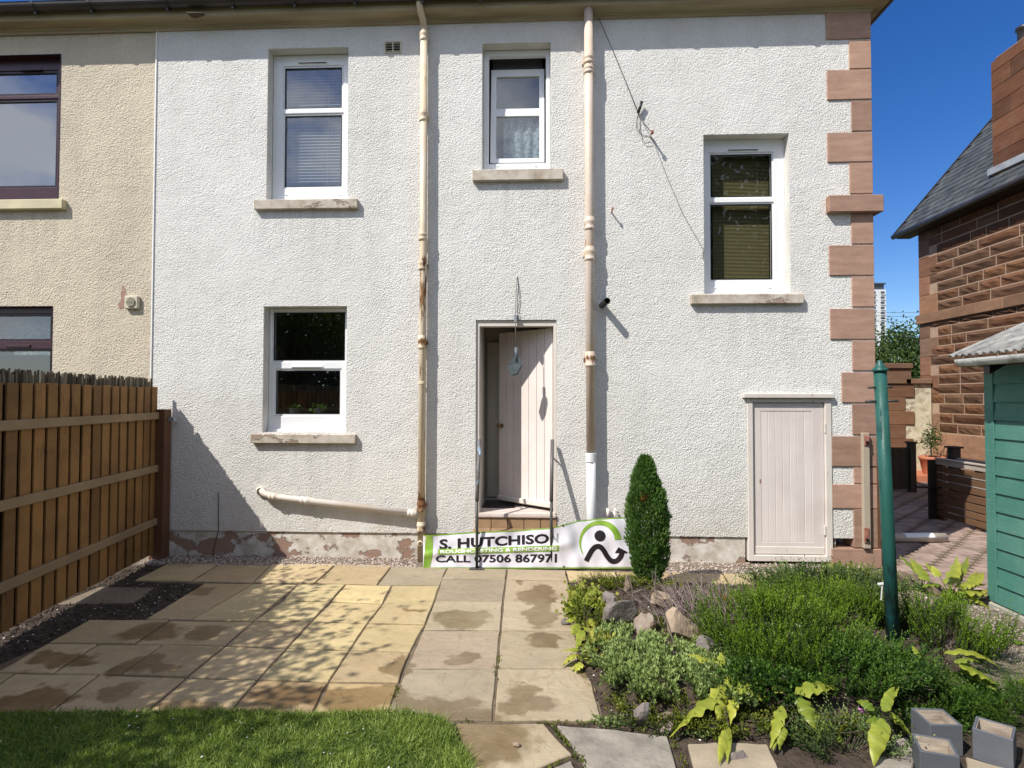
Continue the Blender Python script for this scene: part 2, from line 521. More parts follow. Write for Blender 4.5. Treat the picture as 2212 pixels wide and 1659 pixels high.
MAT['concrete'] = simple('concrete_base', (.36, .35, .30), (.22, .22, .18), 6, 7, .9, .5, 40)
MAT['stone'] = m_sandstone('red_rubble_stone', (.115, .058, .034), (.18, .102, .06), True, 11, .9)
MAT['ashlar'] = m_sandstone('red_ashlar', (.185, .105, .07), (.25, .15, .10), True, 12, .3)
MAT['mortar'] = simple('pinkish_mortar', (.40, .28, .20), (.33, .23, .16), 10, 4, .9)
MAT['slate'] = simple('roof_slate', (.040, .045, .046), (.075, .08, .08), 5, 6, .6, .4, 40, rnd=.3, spec=.4)
MAT['lead'] = simple('lead_flashing', (.34, .36, .38), (.24, .26, .28), 5, 4, .6)
MAT['creamwall'] = m_peel('patchy_cream_render', (.70, .66, .50), (.52, .42, .32), .6)
MAT['gate'] = m_paint_wood('dark_wood_and_shade', (.030, .022, .015), (.022, .016, .010), (.04, .03, .02), .7)  # also the stand-in shade of fence gaps and slatted gate end
MAT['slat'] = m_paint_wood('brown_gate_slat', (.155, .085, .045), (.115, .062, .034), (.20, .14, .09), .7, (.8, .8, 7), .7, .3)
MAT['slatpale'] = m_paint_wood('pale_gate_rail', (.44, .385, .34), (.34, .29, .25), (.30, .40, .38), .66, (.8, .8, 7), .7, .3)
MAT['terra'] = simple('terracotta_pot', (.47, .175, .095), (.40, .145, .08), 6, 4, .7)
MAT['paver'] = simple('paving_brick', (.24, .17, .14), (.33, .25, .205), 9, 5, .85, .3, 60, rnd=.22)
MAT['roll'] = simple('cream_roll', (.52, .44, .34), (.44, .37, .29), 5, 4, .7)
MAT['paper'] = simple('white_sheet', (.80, .80, .78), None, rough=.6)
MAT['tower'] = simple('tower_cladding', (.62, .63, .64), (.55, .56, .57), .3, 3, .8)
MAT['towerdark'] = simple('tower_dark_window', (.05, .06, .08), None, rough=.3)
MAT['cable'] = simple('grey_cable', (.11, .105, .10), None, rough=.6)
MAT['lamp'] = simple('grey_lamp_body', (.06, .075, .085), (.10, .12, .13), 20, 3, .45)
MAT['lens'] = simple('lamp_lens', (.07, .09, .10), (.17, .19, .20), 9, 3, .15, spec=.6)
MAT['battenwood'] = m_paint_wood('pale_weathered_batten', (.42, .36, .28), (.36, .30, .23), (.28, .17, .11), .66)
MAT['latch'] = simple('rusty_pink_latch', (.40, .19, .14), (.25, .10, .07), 20, 3, .8)
MAT['barepatch'] = simple('bare_pink_stone', (.40, .26, .20), (.30, .18, .14), 12, 4, .9, .3)
MAT['barepatch_grey'] = simple('bare_soffit_plaster', (.085, .065, .045), None, rough=.9)
MAT['ventcream'] = simple('cream_vent', (.60, .55, .42), (.52, .48, .37), 9, 3, .5)
MAT['brass'] = simple('tarnished_brass', (.20, .14, .07), None, rough=.35, metal=.8)
MAT['potgrey'] = simple('grey_pot', (.07, .075, .08), None, rough=.6)
MAT['roof'] = simple('slate_roof_sheet', (.08, .085, .09), (.12, .12, .125), 5, 5, .7)

# ------------------------------------------------------------------ object helpers
WL = {}


def reg(o, parent):
    COL.objects.link(o)
    if parent is not None:
        o.parent = parent
        WL[o] = WL[parent]
    return o


def thing(name, label, cat, loc=(0, 0, 0), group=None):
    o = bpy.data.objects.new(name, None)
    o.empty_display_size = .1
    COL.objects.link(o)
    o.location = loc
    WL[o] = Vector(loc)
    o['label'] = label
    o['category'] = cat
    if group:
        o['group'] = group
    return o


def tag(o, label, cat, group=None):
    o['label'] = label
    o['category'] = cat
    if group:
        o['group'] = group
    return o


def struct(name, kind='structure'):
    o = bpy.data.objects.new(name, None)
    COL.objects.link(o)
    WL[o] = Vector((0, 0, 0))
    o['kind'] = kind
    return o


class MB:
    def __init__(s):
        s.v, s.f = [], []

    def add(s, vs, fs):
        b = len(s.v)
        s.v += [tuple(v) for v in vs]
        s.f += [tuple(b + i for i in f) for f in fs]
        return s

    def box(s, x0, x1, y0, y1, z0, z1):
        vs = [(x, y, z) for z in (z0, z1) for y in (y0, y1) for x in (x0, x1)]
        return s.add(vs, [(0, 2, 3, 1), (4, 5, 7, 6), (0, 1, 5, 4), (2, 6, 7, 3), (0, 4, 6, 2), (1, 3, 7, 5)])

    def obox(s, c, ax, ay, az):
        """box round centre c with half axes ax, ay, az"""
        c, ax, ay, az = map(Vector, (c, ax, ay, az))
        vs = [c + ax * i + ay * j + az * k for k in (-1, 1) for j in (-1, 1) for i in (-1, 1)]
        return s.add(vs, [(0, 2, 3, 1), (4, 5, 7, 6), (0, 1, 5, 4), (2, 6, 7, 3), (0, 4, 6, 2), (1, 3, 7, 5)])

    def bar(s, a, b, w, h, up=(0, 0, 1)):
        a, b = Vector(a), Vector(b)
        d = (b - a)
        n = d.normalized()
        u = Vector(up)
        u = (u - n * u.dot(n)).normalized()
        r = n.cross(u)
        return s.obox((a + b) / 2, d / 2, r * w / 2, u * h / 2)

    def prism(s, pts, z0, z1):
        k = len(pts)
        vs = [(p[0], p[1], z0) for p in pts] + [(p[0], p[1], z1) for p in pts]
        return s.add(vs, [tuple(range(k - 1, -1, -1)), tuple(range(k, 2 * k))] + [(i, (i + 1) % k, k + (i + 1) % k, k + i) for i in range(k)])

    def tube(s, path, r, n=10, caps=True):
        path = [Vector(p) for p in path]
        rs = r if isinstance(r, (list, tuple)) else [r] * len(path)
        vs, fs = [], []
        prev = None
        for i, p in enumerate(path):
            d = (path[min(i + 1, len(path) - 1)] - path[max(i - 1, 0)]).normalized()
            ref = prev if prev is not None else (Vector((0, 0, 1)) if abs(d.z) < .9 else Vector((0, -1, 0)))
            u = (ref - d * ref.dot(d)).normalized()
            prev = u
            w = d.cross(u)
            for k in range(n):
                a = 2 * math.pi * k / n
                vs.append(p + (u * math.cos(a) + w * math.sin(a)) * rs[i])
        for i in range(len(path) - 1):
            for k in range(n):
                fs.append((i * n + k, i * n + (k + 1) % n, (i + 1) * n + (k + 1) % n, (i + 1) * n + k))
        if caps:
            fs.append(tuple(range(n - 1, -1, -1)))
            fs.append(tuple((len(path) - 1) * n + k for k in range(n)))
        return s.add(vs, fs)

    def lathe(s, prof, c, n=20, axis=(0, 0, 1)):
        ax = Vector(axis).normalized()
        path = [Vector(c) + ax * z for r, z in prof]
        vs, fs = [], []
        u = Vector((1, 0, 0)) if abs(ax.x) < .9 else Vector((0, 1, 0))
        u = (u - ax * u.dot(ax)).normalized()
        w = ax.cross(u)
        for (r, z), p in zip(prof, path):
            for k in range(n):
                a = 2 * math.pi * k / n
                vs.append(p + (u * math.cos(a) + w * math.sin(a)) * max(r, .0005))
        for i in range(len(prof) - 1):
            for k in range(n):
                fs.append((i * n + k, i * n + (k + 1) % n, (i + 1) * n + (k + 1) % n, (i + 1) * n + k))
        return s.add(vs, fs)

    def sweep(s, prof, x0, x1):
        """profile of (y, z) points drawn along X"""
        k = len(prof)
        vs = [(x0, y, z) for y, z in prof] + [(x1, y, z) for y, z in prof]
        return s.add(vs, [(i, i + 1, k + i + 1, k + i) for i in range(k - 1)])

    def plate(s, x0, x1, z0, z1, holes, y0, y1):
        """upright plate with rectangular holes (x0,x1,z0,z1)"""
        xs = sorted({x0, x1, *[h for o in holes for h in o[:2]]})
        zs = sorted({z0, z1, *[h for o in holes for h in o[2:]]})
        xs = [x for x in xs if x0 <= x <= x1]
        zs = [z for z in zs if z0 <= z <= z1]

        def solid(i, j):
            if i < 0 or j < 0 or i >= len(xs) - 1 or j >= len(zs) - 1:
                return False
            mx, mz = (xs[i] + xs[i + 1]) / 2, (zs[j] + zs[j + 1]) / 2
            return not any(a < mx < b and c < mz < d for a, b, c, d in holes)
        for i in range(len(xs) - 1):
            for j in range(len(zs) - 1):
                if not solid(i, j):
                    continue
                a, b, c, d = xs[i], xs[i + 1], zs[j], zs[j + 1]
                s.add([(a, y0, c), (b, y0, c), (b, y0, d), (a, y0, d)], [(0, 1, 2, 3)])
                s.add([(a, y1, c), (b, y1, c), (b, y1, d), (a, y1, d)], [(3, 2, 1, 0)])
                if not solid(i - 1, j):
                    s.add([(a, y0, c), (a, y1, c), (a, y1, d), (a, y0, d)], [(3, 2, 1, 0)])
                if not solid(i + 1, j):
                    s.add([(b, y0, c), (b, y1, c), (b, y1, d), (b, y0, d)], [(0, 1, 2, 3)])
                if not solid(i, j - 1):
                    s.add([(a, y0, c), (b, y0, c), (b, y1, c), (a, y1, c)], [(3, 2, 1, 0)])
                if not solid(i, j + 1):
                    s.add([(a, y0, d), (b, y0, d), (b, y1, d), (a, y1, d)], [(0, 1, 2, 3)])
        return s

    def mesh(s, name, mat, smooth=False, bevel=0, origin=(0, 0, 0), weld=False, segs=1):
        me = bpy.data.meshes.new(name)
        o = Vector(origin)
        me.from_pydata([tuple(Vector(v) - o) for v in s.v], [], s.f)
        if bevel or weld:
            bm = bmesh.new()
            bm.from_mesh(me)
            bmesh.ops.remove_doubles(bm, verts=bm.verts, dist=1e-5)
            bmesh.ops.recalc_face_normals(bm, faces=bm.faces)
            if bevel:
                es = [e for e in bm.edges if len(e.link_faces) == 2 and e.calc_face_angle(0) > .5]
                bmesh.ops.bevel(bm, geom=es, offset=bevel, segments=segs, affect='EDGES', clamp_overlap=True)
            bm.to_mesh(me)
            bm.free()
        me.materials.append(mat)
        if smooth:
            me.polygons.foreach_set('use_smooth', [True] * len(me.polygons))
        return me

    def build(s, name, mat, parent=None, **kw):
        origin = WL[parent] if parent is not None else Vector((0, 0, 0))
        if isinstance(mat, str):
            mat = MAT[mat]
        me = s.mesh(name, mat, origin=origin, **kw)
        o = bpy.data.objects.new(name, me)
        reg(o, parent)
        if parent is None:
            WL[o] = Vector((0, 0, 0))
        return o


def np_obj(name, V, F, mat, parent=None, tone=None, smooth=False):
    """mesh from numpy arrays, all faces with the same number of corners"""
    V = np.asarray(V, dtype=np.float32).reshape(-1, 3)
    F = np.asarray(F, dtype=np.int32)
    if parent is not None:
        V = V - np.array(WL[parent], dtype=np.float32)
    me = bpy.data.meshes.new(name)
    me.vertices.add(len(V))
    me.vertices.foreach_set('co', V.ravel())
    k = F.shape[1]
    me.loops.add(F.size)
    me.loops.foreach_set('vertex_index', F.ravel())
    me.polygons.add(len(F))
    me.polygons.foreach_set('loop_start', np.arange(0, F.size, k, dtype=np.int32))
    if smooth:
        me.polygons.foreach_set('use_smooth', np.ones(len(F), dtype=bool))
    if tone is not None:
        a = me.attributes.new('tone', 'FLOAT', 'POINT')
        a.data.foreach_set('value', np.asarray(tone, dtype=np.float32))
    me.update(calc_edges=True)
    me.validate()
    me.materials.append(MAT[mat] if isinstance(mat, str) else mat)
    o = bpy.data.objects.new(name, me)
    reg(o, parent)
    if parent is None:
        WL[o] = Vector((0, 0, 0))
    return o


def unit(a):
    return a / np.maximum(np.linalg.norm(a, axis=1, keepdims=True), 1e-9)


def leaf_arrays(C, D, L, Wd, tone, bend=.0, nrm=None):
    """one folded diamond leaf of 4 corners at each point: base C, direction D, length L, width Wd"""
    n = len(C)
    D = unit(D)
    R = rng.normal(size=(n, 3)) if nrm is None else nrm
    Sd = unit(np.cross(D, R))
    Nn = np.cross(Sd, D)
    L = np.broadcast_to(np.asarray(L).reshape(-1, 1), (n, 1))
    Wd = np.broadcast_to(np.asarray(Wd).reshape(-1, 1), (n, 1))
    mid = C + D * L * .5 + Nn * L * bend
    V = np.stack([C, mid - Sd * Wd * .5, C + D * L, mid + Sd * Wd * .5], axis=1).reshape(-1, 3)
    F = np.arange(4 * n).reshape(n, 4)
    return V, F, np.repeat(tone, 4)


def inside(poly, pts):
    x, y = pts[:, 0], pts[:, 1]
    r = np.zeros(len(pts), bool)
    k = len(poly)
    for i in range(k):
        x0, y0 = poly[i]
        x1, y1 = poly[(i + 1) % k]
        c = ((y0 > y) != (y1 > y)) & (x < (x1 - x0) * (y - y0) / (y1 - y0 + 1e-12) + x0)
        r ^= c
    return r


def scatter(poly, n):
    poly = np.array([(p[0], p[1]) for p in poly])
    lo, hi = poly.min(0), poly.max(0)
    out = np.zeros((0, 2))
    while len(out) < n:
        p = lo + rng.random((n * 2, 2)) * (hi - lo)
        out = np.vstack([out, p[inside(poly, p)]])
    return out[:n]


def poly_g(pts, z=0):
    return [tuple(G(x, y, z)[:2]) for x, y in pts]


OCT = np.array([(1, 0, 0), (-1, 0, 0), (0, 1, 0), (0, -1, 0), (0, 0, 1), (0, 0, -1)], float)
OCTF = np.array([(0, 2, 4), (2, 1, 4), (1, 3, 4), (3, 0, 4), (2, 0, 5), (1, 2, 5), (3, 1, 5), (0, 3, 5)])


def pebbles(name, P, size, mat, parent=None, flat=.6):
    """many little stones as one mesh"""
    n = len(P)
    sc = size * (.5 + rng.random((n, 1)) ** 2 * 1.1) * np.array([1, .8, flat])
    a = rng.random(n) * 6.28
    c, s = np.cos(a), np.sin(a)
    B = OCT[None] * sc[:, None, :] * (1 + rng.normal(0, .18, (n, 6, 1)))
    X = B[..., 0] * c[:, None] - B[..., 1] * s[:, None]
    Y = B[..., 0] * s[:, None] + B[..., 1] * c[:, None]
    V = np.stack([X, Y, B[..., 2]], -1) + P[:, None, :]
    F = (OCTF[None] + np.arange(n)[:, None, None] * 6).reshape(-1, 3)
    return np_obj(name, V, F, mat, parent, smooth=False)


def rect(l, t, r, b, Y=0.0):
    """view rectangle -> (x0,x1,z0,z1) on the upright plane Y"""
    mx, my = (l + r) / 2, (t + b) / 2
    return PY(l, my, Y).x, PY(r, my, Y).x, PY(mx, b, Y).z, PY(mx, t, Y).z


# ------------------------------------------------------------------ the white house
house = thing('house', 'white roughcast house with sandstone quoins and two cream drainpipes', 'house', (0, 0, 0))
XL, XR, ZT = -4.325, 3.6, 5.945
ZB = .276
opA = rect(577, 103, 752, 431)
opB = rect(1041, 92, 1190, 366)
opC = rect(1520, 289, 1707, 634)
opD = rect(568, 661, 749, 934)
opDoor = rect(1027, 691, 1203, 1108)
opDoor = (opDoor[0], opDoor[1], .0, opDoor[3])
opCup = rect(1614, 858, 1797, 1206)
opCup = (opCup[0], opCup[1], 0.0, opCup[3])
opVent = rect(831, 90, 867, 115)
MB().plate(XL, XR, ZB, ZT, [opA, opB, opC, opD, (opDoor[0], opDoor[1], 0, opDoor[3]), (opCup[0], opCup[1], 0, opCup[3]), opVent], 0, .22).build('wall', 'white', house)
pl = MB()
for a, b in ((XL, opDoor[0] - .0), (opDoor[1], opCup[0] - .02), (opCup[1] + .02, XR - .42)):
    pl.box(a, b, .018, .25, -.15, ZB - .001)
pl.build('plinth', 'plinth', house)
MB().box(XL - .012, XL, -.012, .05, ZB - .02, ZT).build('corner_bead', 'bead', house)
# flank and back walls, roof
fl = MB()
fl.box(XR - .25, XR - .004, .22, 8.5, -.1, ZT)
fl.box(XL - 5.6, XR - .25, 8.25, 8.5, -.1, ZT)
fl.build('side_wall', 'white', house)

# quoins at the corner: (top, bottom, left x) in view pixels
quoins = [(25, 84, 1785), (86, 148, 1835), (150, 215, 1787), (217, 283, 1840), (285, 350, 1788), (351, 418, 1836),
          (458, 527, 1840), (529, 595, 1792), (597, 663, 1841), (666, 733, 1794), (735, 801, 1842), (804, 870, 1819),
          (872, 939, 1842), (942, 1008, 1797), (1010, 1045, 1845), (1046, 1099, 1797), (1100, 1184, 1845)]
for t, b, l in quoins:
    x0, x1, z0, z1 = rect(l, t, 1885, b, -.014)
    MB().box(x0, XR, -.014 - random.random() * .003, .38, z0 + .003, z1 - .003).build('quoin_stone', 'sandstone', house, bevel=.004)
x0, x1, z0, z1 = rect(1791, 421, 1901, 457, -.07)
MB().box(x0, XR + .075, -.075, .4, z0, z1).build('string_course_stone', 'sandstone', house, bevel=.006)
x0, x1, z0, z1 = rect(1797, 1186, 1890, 1207, -.03)
MB().box(x0, XR + .03, -.03, .5, -.1, z1).build('corner_base_stone', 'sandstone', house, bevel=.006)


# eaves: moulding, coved soffit, fascia, gutter
def eaves(x0, x1, parent, right=False):
    z = ZT
    prof = [(.0, z - .015), (-.018, z - .015), (-.022, z + .01), (-.034, z + .012), (-.04, z + .03), (-.153, z + .045), (-.163, z + .06), (-.163, z + .24)]
    m = MB()
    if right:
        k = len(prof)
        vs, fs = [], []
        for y, zz in prof:
            vs.append((x0, y, zz))
        for y, zz in prof:
            vs.append((x1 - y, y, zz))
        for y, zz in prof:
            vs.append((x1 - y, 8.5, zz))
        for j in range(2):
            fs += [(j * k + i, j * k + i + 1, (j + 1) * k + i + 1, (j + 1) * k + i) for i in range(k - 1)]
        m.add(vs, fs)
    else:
        m.sweep(prof, x0, x1)
    m.build('soffit', 'soffit', parent)
    gy, gz, r = -.224, z + .165, .06

    def half(rr):
        return [(gy + rr * math.cos(a), gz + rr * math.sin(a)) for a in [math.pi + math.pi * i / 10 for i in range(11)]]
    pts = half(r) + half(r - .006)[::-1]
    pts.append(pts[0])
    g = MB()
    xe = x1 + .163 if right else x1
    g.sweep(pts, x0, xe + (.12 if right else 0))
    if right:
        # the gutter runs on along the flank
        k = len(pts)
        vs = [(x1 - y, yy, zz) for yy in (-.2, 8.5) for y, zz in pts]
        g.add(vs, [(i, i + 1, k + i + 1, k + i) for i in range(k - 1)])
    gut = g.build('gutter', 'gutter', parent, smooth=False)
    x = x0 + .25
    while x < x1:
        b = MB()
        b.sweep([(gy + (r + .008) * math.cos(a), gz + (r + .008) * math.sin(a)) for a in [math.pi * .98 + math.pi * 1.04 * i / 10 for i in range(11)]], x, x + .035)
        b.box(x + .004, x + .03, gy - .012, gy + .02, gz - r - .035, gz - r + .004)
        b.build('gutter_bracket', 'gutter', gut)
        x += .62 + random.random() * .12
    return gut


eaves(XL, XR, house, True)
zr = ZT + .235
MB().add([(XL, -.21, zr), (XR + .21, -.21, zr), (XR - 2.6, 4.1, zr + 2.1), (XL, 4.1, zr + 2.1), (XR + .21, 8.5, zr), (XL, 8.5, zr)],
         [(0, 1, 2, 3), (1, 4, 2), (4, 5, 3, 2)]).build('roof', 'roof', house)
# bare patch in the soffit where paint has come away
zq = ZT + .034
pp = [G(x, y, zq) for x, y in ((403, 28), (442, 27.5), (442, 34), (428, 38.5), (421, 40), (412, 36.5))]
m = MB()
m.prism([(q.x, q.y) for q in pp], zq, zq + .02)
m.build('soffit_bare_patch', 'barepatch_grey', house)


# ---- windows
def window(op, glass, parent, frame='upvc', depth=.125, sill=None, vents=(), interior=None, gm='glass', fl=None, sillm='sill', lining='smooth', open_top=False, nolabel=None):
    """op: wall opening (x0,x1,z0,z1); glass: view rectangles of the panes, upper first, on the plane Y=depth"""
    x0, x1, z0, z1 = op
    panes = [rect(*g, depth) for g in glass]
    w = MB().plate(x0 + .004, x1 - .004, z0 + .002, z1 - .004, [(a - .022, b + .022, c - .022, d + .022) for a, b, c, d in panes], depth, depth + .07).build('window', frame, parent, bevel=.006)
    if nolabel:
        w['label'] = nolabel
    for (a, b, c, d) in panes:
        MB().plate(a - .023, b + .023, c - .023, d + .023, [(a, b, c, d)], depth + .012, depth + .055).build('sash', frame, w, bevel=.005)
        MB().plate(a - .002, b + .002, c - .002, d + .002, [(a + .004, b - .004, c + .004, d - .004)], depth + .0105, depth + .03).build('gasket', 'black', w)
        MB().add([(a, depth + .03, c), (b, depth + .03, c), (b, depth + .03, d), (a, depth + .03, d)], [(0, 1, 2, 3)]).build('pane', gm, w)
    # reveal lining
    t = .004
    r = MB()
    r.box(x0, x0 + t, .002, depth, z0, z1)
    r.box(x1 - t, x1, .002, depth, z0, z1)
    r.box(x0 + t, x1 - t, .002, depth, z1 - t, z1)
    r.build('reveal', lining, w)
    MB().box(x0 + .01, x1 - .01, depth - .025, depth, z0, z0 + .03).build('cill_trim', frame, w, bevel=.004)
    for v in vents:
        a, b, c, d = rect(*v, depth)
        MB().box(a, b, depth - .012, depth + .002, c, d).build('trickle_vent', frame, w, bevel=.003)
        MB().box(a + .006, b - .006, depth - .0135, depth - .011, c + (d - c) * .05, c + (d - c) * .42).build('vent_slot', 'darkvent', w)
    # room box behind, its dimness put into near-black walls
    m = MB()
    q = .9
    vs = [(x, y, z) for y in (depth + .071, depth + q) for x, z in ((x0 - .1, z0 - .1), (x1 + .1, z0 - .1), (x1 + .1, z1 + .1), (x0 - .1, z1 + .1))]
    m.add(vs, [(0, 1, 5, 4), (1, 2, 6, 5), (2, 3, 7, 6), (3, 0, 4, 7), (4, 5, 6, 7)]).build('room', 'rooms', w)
    if sill:
        a, b, c, d = rect(*sill, -.05)
        MB().box(a, b, -.055, depth, c, d).build('sill', sillm, w, bevel=.007)
    return w


def blind(w, rc, depth, pitch, mat, tilt=.5, cords=True):
    x0, x1, z0, z1 = rc
    z = z1
    m = MB()
    while z > z0:
        m.add([(x0, depth, z), (x1, depth, z), (x1, depth + pitch * .6, z + pitch * tilt * .8), (x0, depth + pitch * .6, z + pitch * tilt * .8)], [(0, 1, 2, 3)])
        m.add([(x0, depth, z), (x1, depth, z), (x1, depth, z - .0025), (x0, depth, z - .0025)], [(3, 2, 1, 0)])
        z -= pitch
    for f in (.2, .8):
        m.box(x0 + (x1 - x0) * f, x0 + (x1 - x0) * f + .003, depth - .003, depth, z0, z1)
    o = m.build('blind', mat, w)
    o['kind'] = 'stuff'
    return o


wA = window(opA, [(615, 146, 737, 232), (615, 249, 737, 402)], house, sill=(548, 430, 772, 451), vents=[(645, 133, 707, 138)], gm='glass_up')
a = rect(612, 144, 740, 405, .3)
blind(wA, a, .22, .036, 'blind_grey', .7)
wB = window(opB, [(1060, 124, 1175, 349)], house, sill=(1020, 365, 1217, 389), gm='glass')
# the small window is one tilting sash, ajar at the top
for o in [c for c in wB.children if c.name.startswith(('sash', 'pane', 'gasket'))]:
    bpy.data.objects.remove(o)
d = .125
px = [rect(1071, 151, 1165, 226, d), rect(1071, 243, 1165, 340, d)]
sx0, sx1, sz0, sz1 = rect(1059, 137, 1176, 349, d)
sz1 = rect(1059, 135, 1176, 349, d)[3]
til = math.radians(5.5)
sb = MB().plate(sx0, sx1, sz0, sz1, px, .0, .05)


def tilt(v):
    x, y, z = v
    yy, zz = y, z - sz0
    return (x, .145 + yy * math.cos(til) + zz * math.sin(til), sz0 + zz * math.cos(til) - yy * math.sin(til))


sb.v = [tilt(v) for v in sb.v]
sash = sb.build('opening_sash', 'upvc', wB, bevel=.005)
for (a, b, c, e) in px:
    gb = MB().add([(a, .02, c), (b, .02, c), (b, .02, e), (a, .02, e)], [(0, 1, 2, 3)])
    gb.v = [tilt(v) for v in gb.v]
    gb.build('pane', 'glass', wB)
a = rect(1064, 140, 1172, 238, .26)
MB().box(a[0], a[1], .30, .303, a[2] - .02, a[3] + .1).build('roller_blind', 'blind_roller', wB)
a = rect(1088, 238, 1172, 352, .28)
cv = MB()
for i in range(24):
    x = a[0] + (a[1] - a[0]) * i / 24
    x2 = a[0] + (a[1] - a[0]) * (i + 1) / 24
    y, y2 = .27 + .012 * math.sin(i * 1.1), .27 + .012 * math.sin((i + 1) * 1.1)
    cv.add([(x, y, a[2]), (x2, y2, a[2]), (x2, y2, a[3] - .02), (x, y, a[3] - .02)], [(0, 1, 2, 3)])
cv.build('lace_curtain', 'lace', wB, smooth=True)
# ragged bead of old filler between frame and sill
wC = window(opC, [(1536, 333, 1667, 424), (1536, 441, 1668, 603)], house, sill=(1493, 635, 1737, 656), vents=[(1571, 321, 1637, 326)], gm='glass_clear')
a = rect(1532, 345, 1668, 606, .3)
blind(wC, (a[0] + .02, a[1] - .06, a[2], a[3]), .24, .0155, 'blind_olive', .8)
wD = window(opD, [(591, 675, 744, 778), (596, 801, 733, 894)], house, sill=(541, 938, 768, 958), vents=[(630, 790, 698, 796)], gm='glass')
for wn_, yy, xs_ in ((wA, 421, (618, 733)), (wB, 359, (1075, 1157)), (wC, 621, (1544, 1663)), (wD, 927, (604, 725))):
    for xx in xs_:
        q = PY(xx, yy, .125)
        MB().box(q.x - .016, q.x + .016, .118, .126, q.z - .006, q.z + .006).build('weep_cap', 'upvc', wn_, bevel=.002)
MB().tube([PY(472, 1062, -.004), PY(472, 1146, -.006), PY(470, 1154, .012), PY(462, 1184, .012), PY(459, 1204, .010)], .005, 6).build('earth_cable', 'cable', house, smooth=True)
# vent brick under the eaves
av = MB().plate(opVent[0], opVent[1], opVent[2], opVent[3], [(opVent[0] + .012, opVent[1] - .012, opVent[2] + .012, opVent[3] - .012)], -.012, .05).build('air_vent', 'ventcream', house)
vx0, vx1, vz0, vz1 = [opVent[0] + .012, opVent[1] - .012, opVent[2] + .012, opVent[3] - .012]
MB().box(vx0, vx1, .045, .06, vz0, vz1).build('vent_back', 'darkvent', av)
for i in range(4):
    z = vz0 + (vz1 - vz0) * (i + .4) / 4
    MB().add([(vx0, -.008, z), (vx1, -.008, z), (vx1, .02, z + .02), (vx0, .02, z + .02), (vx0, -.008, z + .005), (vx1, -.008, z + .005)], [(0, 1, 2, 3), (0, 4, 5, 1), (4, 3, 2, 5)]).build('louvre', 'ventcream', av)
MB().box((vx0 + vx1) / 2 - .006, (vx0 + vx1) / 2 + .006, -.012, .03, vz0, vz1).build('mullion', 'ventcream', av)

# ---- back doorway with an inward opening plank door
dx0, dx1, dz0, dz1 = opDoor
TH = .50
df = MB()
j = .028
df.plate(dx0 + .003, dx1 - .003, TH, dz1 - .003, [(dx0 + .042, dx1 - .036, TH - 1, dz1 - .068)], .02, .12)
dfo = df.build('door_frame', 'doorframe', house, bevel=.004)
rr = MB()
rr.box(dx0, dx0 + .003, .001, .3, TH, dz1)
rr.box(dx1 - .003, dx1, .001, .3, TH, dz1)
rr.build('door_reveal', 'smooth', house)
hx, hy = PY(1198, 900, .12).x - .01, .13
fx, fy = hx - .80 * math.cos(math.radians(38)), hy + .80 * math.sin(math.radians(38))
dd = Vector((fx - hx, fy - hy, 0))
ddn = dd.normalized()
dn = Vector((-ddn.y, ddn.x, 0))
if dn.y > 0:
    dn = -dn                                                     # towards the garden
DZ0, DZ1 = TH + .035, dz1 - .075
door = thing('back_door', '', '')
for k in list(door.keys()):
    del door[k]
door.parent = house
npl = 7
for i in range(npl):
    a = Vector((hx, hy, 0)) + ddn * (.80 * i / npl + .0015)
    b = Vector((hx, hy, 0)) + ddn * (.80 * (i + 1) / npl - .0015)
    MB().obox((a + b) / 2 + Vector((0, 0, (DZ0 + DZ1) / 2)), (b - a) / 2, dn * .019, Vector((0, 0, (DZ1 - DZ0) / 2))).build('plank', 'door', door, bevel=.004)
a = Vector((hx, hy, 0)) + dn * .03
b = Vector((fx, fy, 0)) + dn * .03
MB().bar(a + ddn * .01 + Vector((0, 0, DZ0 + .035)), b + Vector((0, 0, DZ0 + .035)), .035, .06).build('weather_bar', 'doorframe', door, bevel=.008)
kp = Vector((hx, hy, 0)) + ddn * .745 + dn * .02
MB().lathe([(.024, 0), (.024, .006), (.009, .01), (.009, .035), (.026, .045), (.03, .06), (.024, .075), (.0, .08)], (kp.x, kp.y, PY(1087, 920, .5).z), 16, dn).build('knob', 'brass', door, smooth=True)
# lobby behind it
lb = MB()
lx0, lx1, ly0, ly1 = dx0 + .03, dx1 + .55, .22, 1.0
lb.add([(lx0, ly0, TH), (lx0, ly1, TH), (lx0, ly1, 2.75), (lx0, ly0, 2.75)], [(0, 1, 2, 3)])
lb.add([(lx1, ly0, TH), (lx1, ly1, TH), (lx1, ly1, 2.75), (lx1, ly0, 2.75)], [(3, 2, 1, 0)])
lb.add([(lx0, ly1, TH), (lx1, ly1, TH), (lx1, ly1, 2.75), (lx0, ly1, 2.75)], [(0, 1, 2, 3)])
lb.add([(dx1, .22, TH), (lx1, .22, TH), (lx1, .22, 2.75), (dx1, .22, 2.75)], [(0, 1, 2, 3)])
lob = lb.build('porch_wall', 'porch', house)
MB().box(lx0, lx1, .22, ly1, 2.70, 2.74).build('porch_ceiling', 'maroonceil', house)
MB().box(lx0 - .0, lx1, .12, ly1, TH - .12, TH).build('porch_floor', 'stepstone', house)
MB().box(-.62, -.25, .3, .75, TH + .001, TH + .012).build('door_mat', 'black', house)
iz0, iz1 = TH + .01, 2.46
ind = MB().box(lx0 + .02, lx0 + .82, ly1 - .05, ly1 - .004, iz0, iz1).build('inner_door', 'innerdoor', house, bevel=.004)
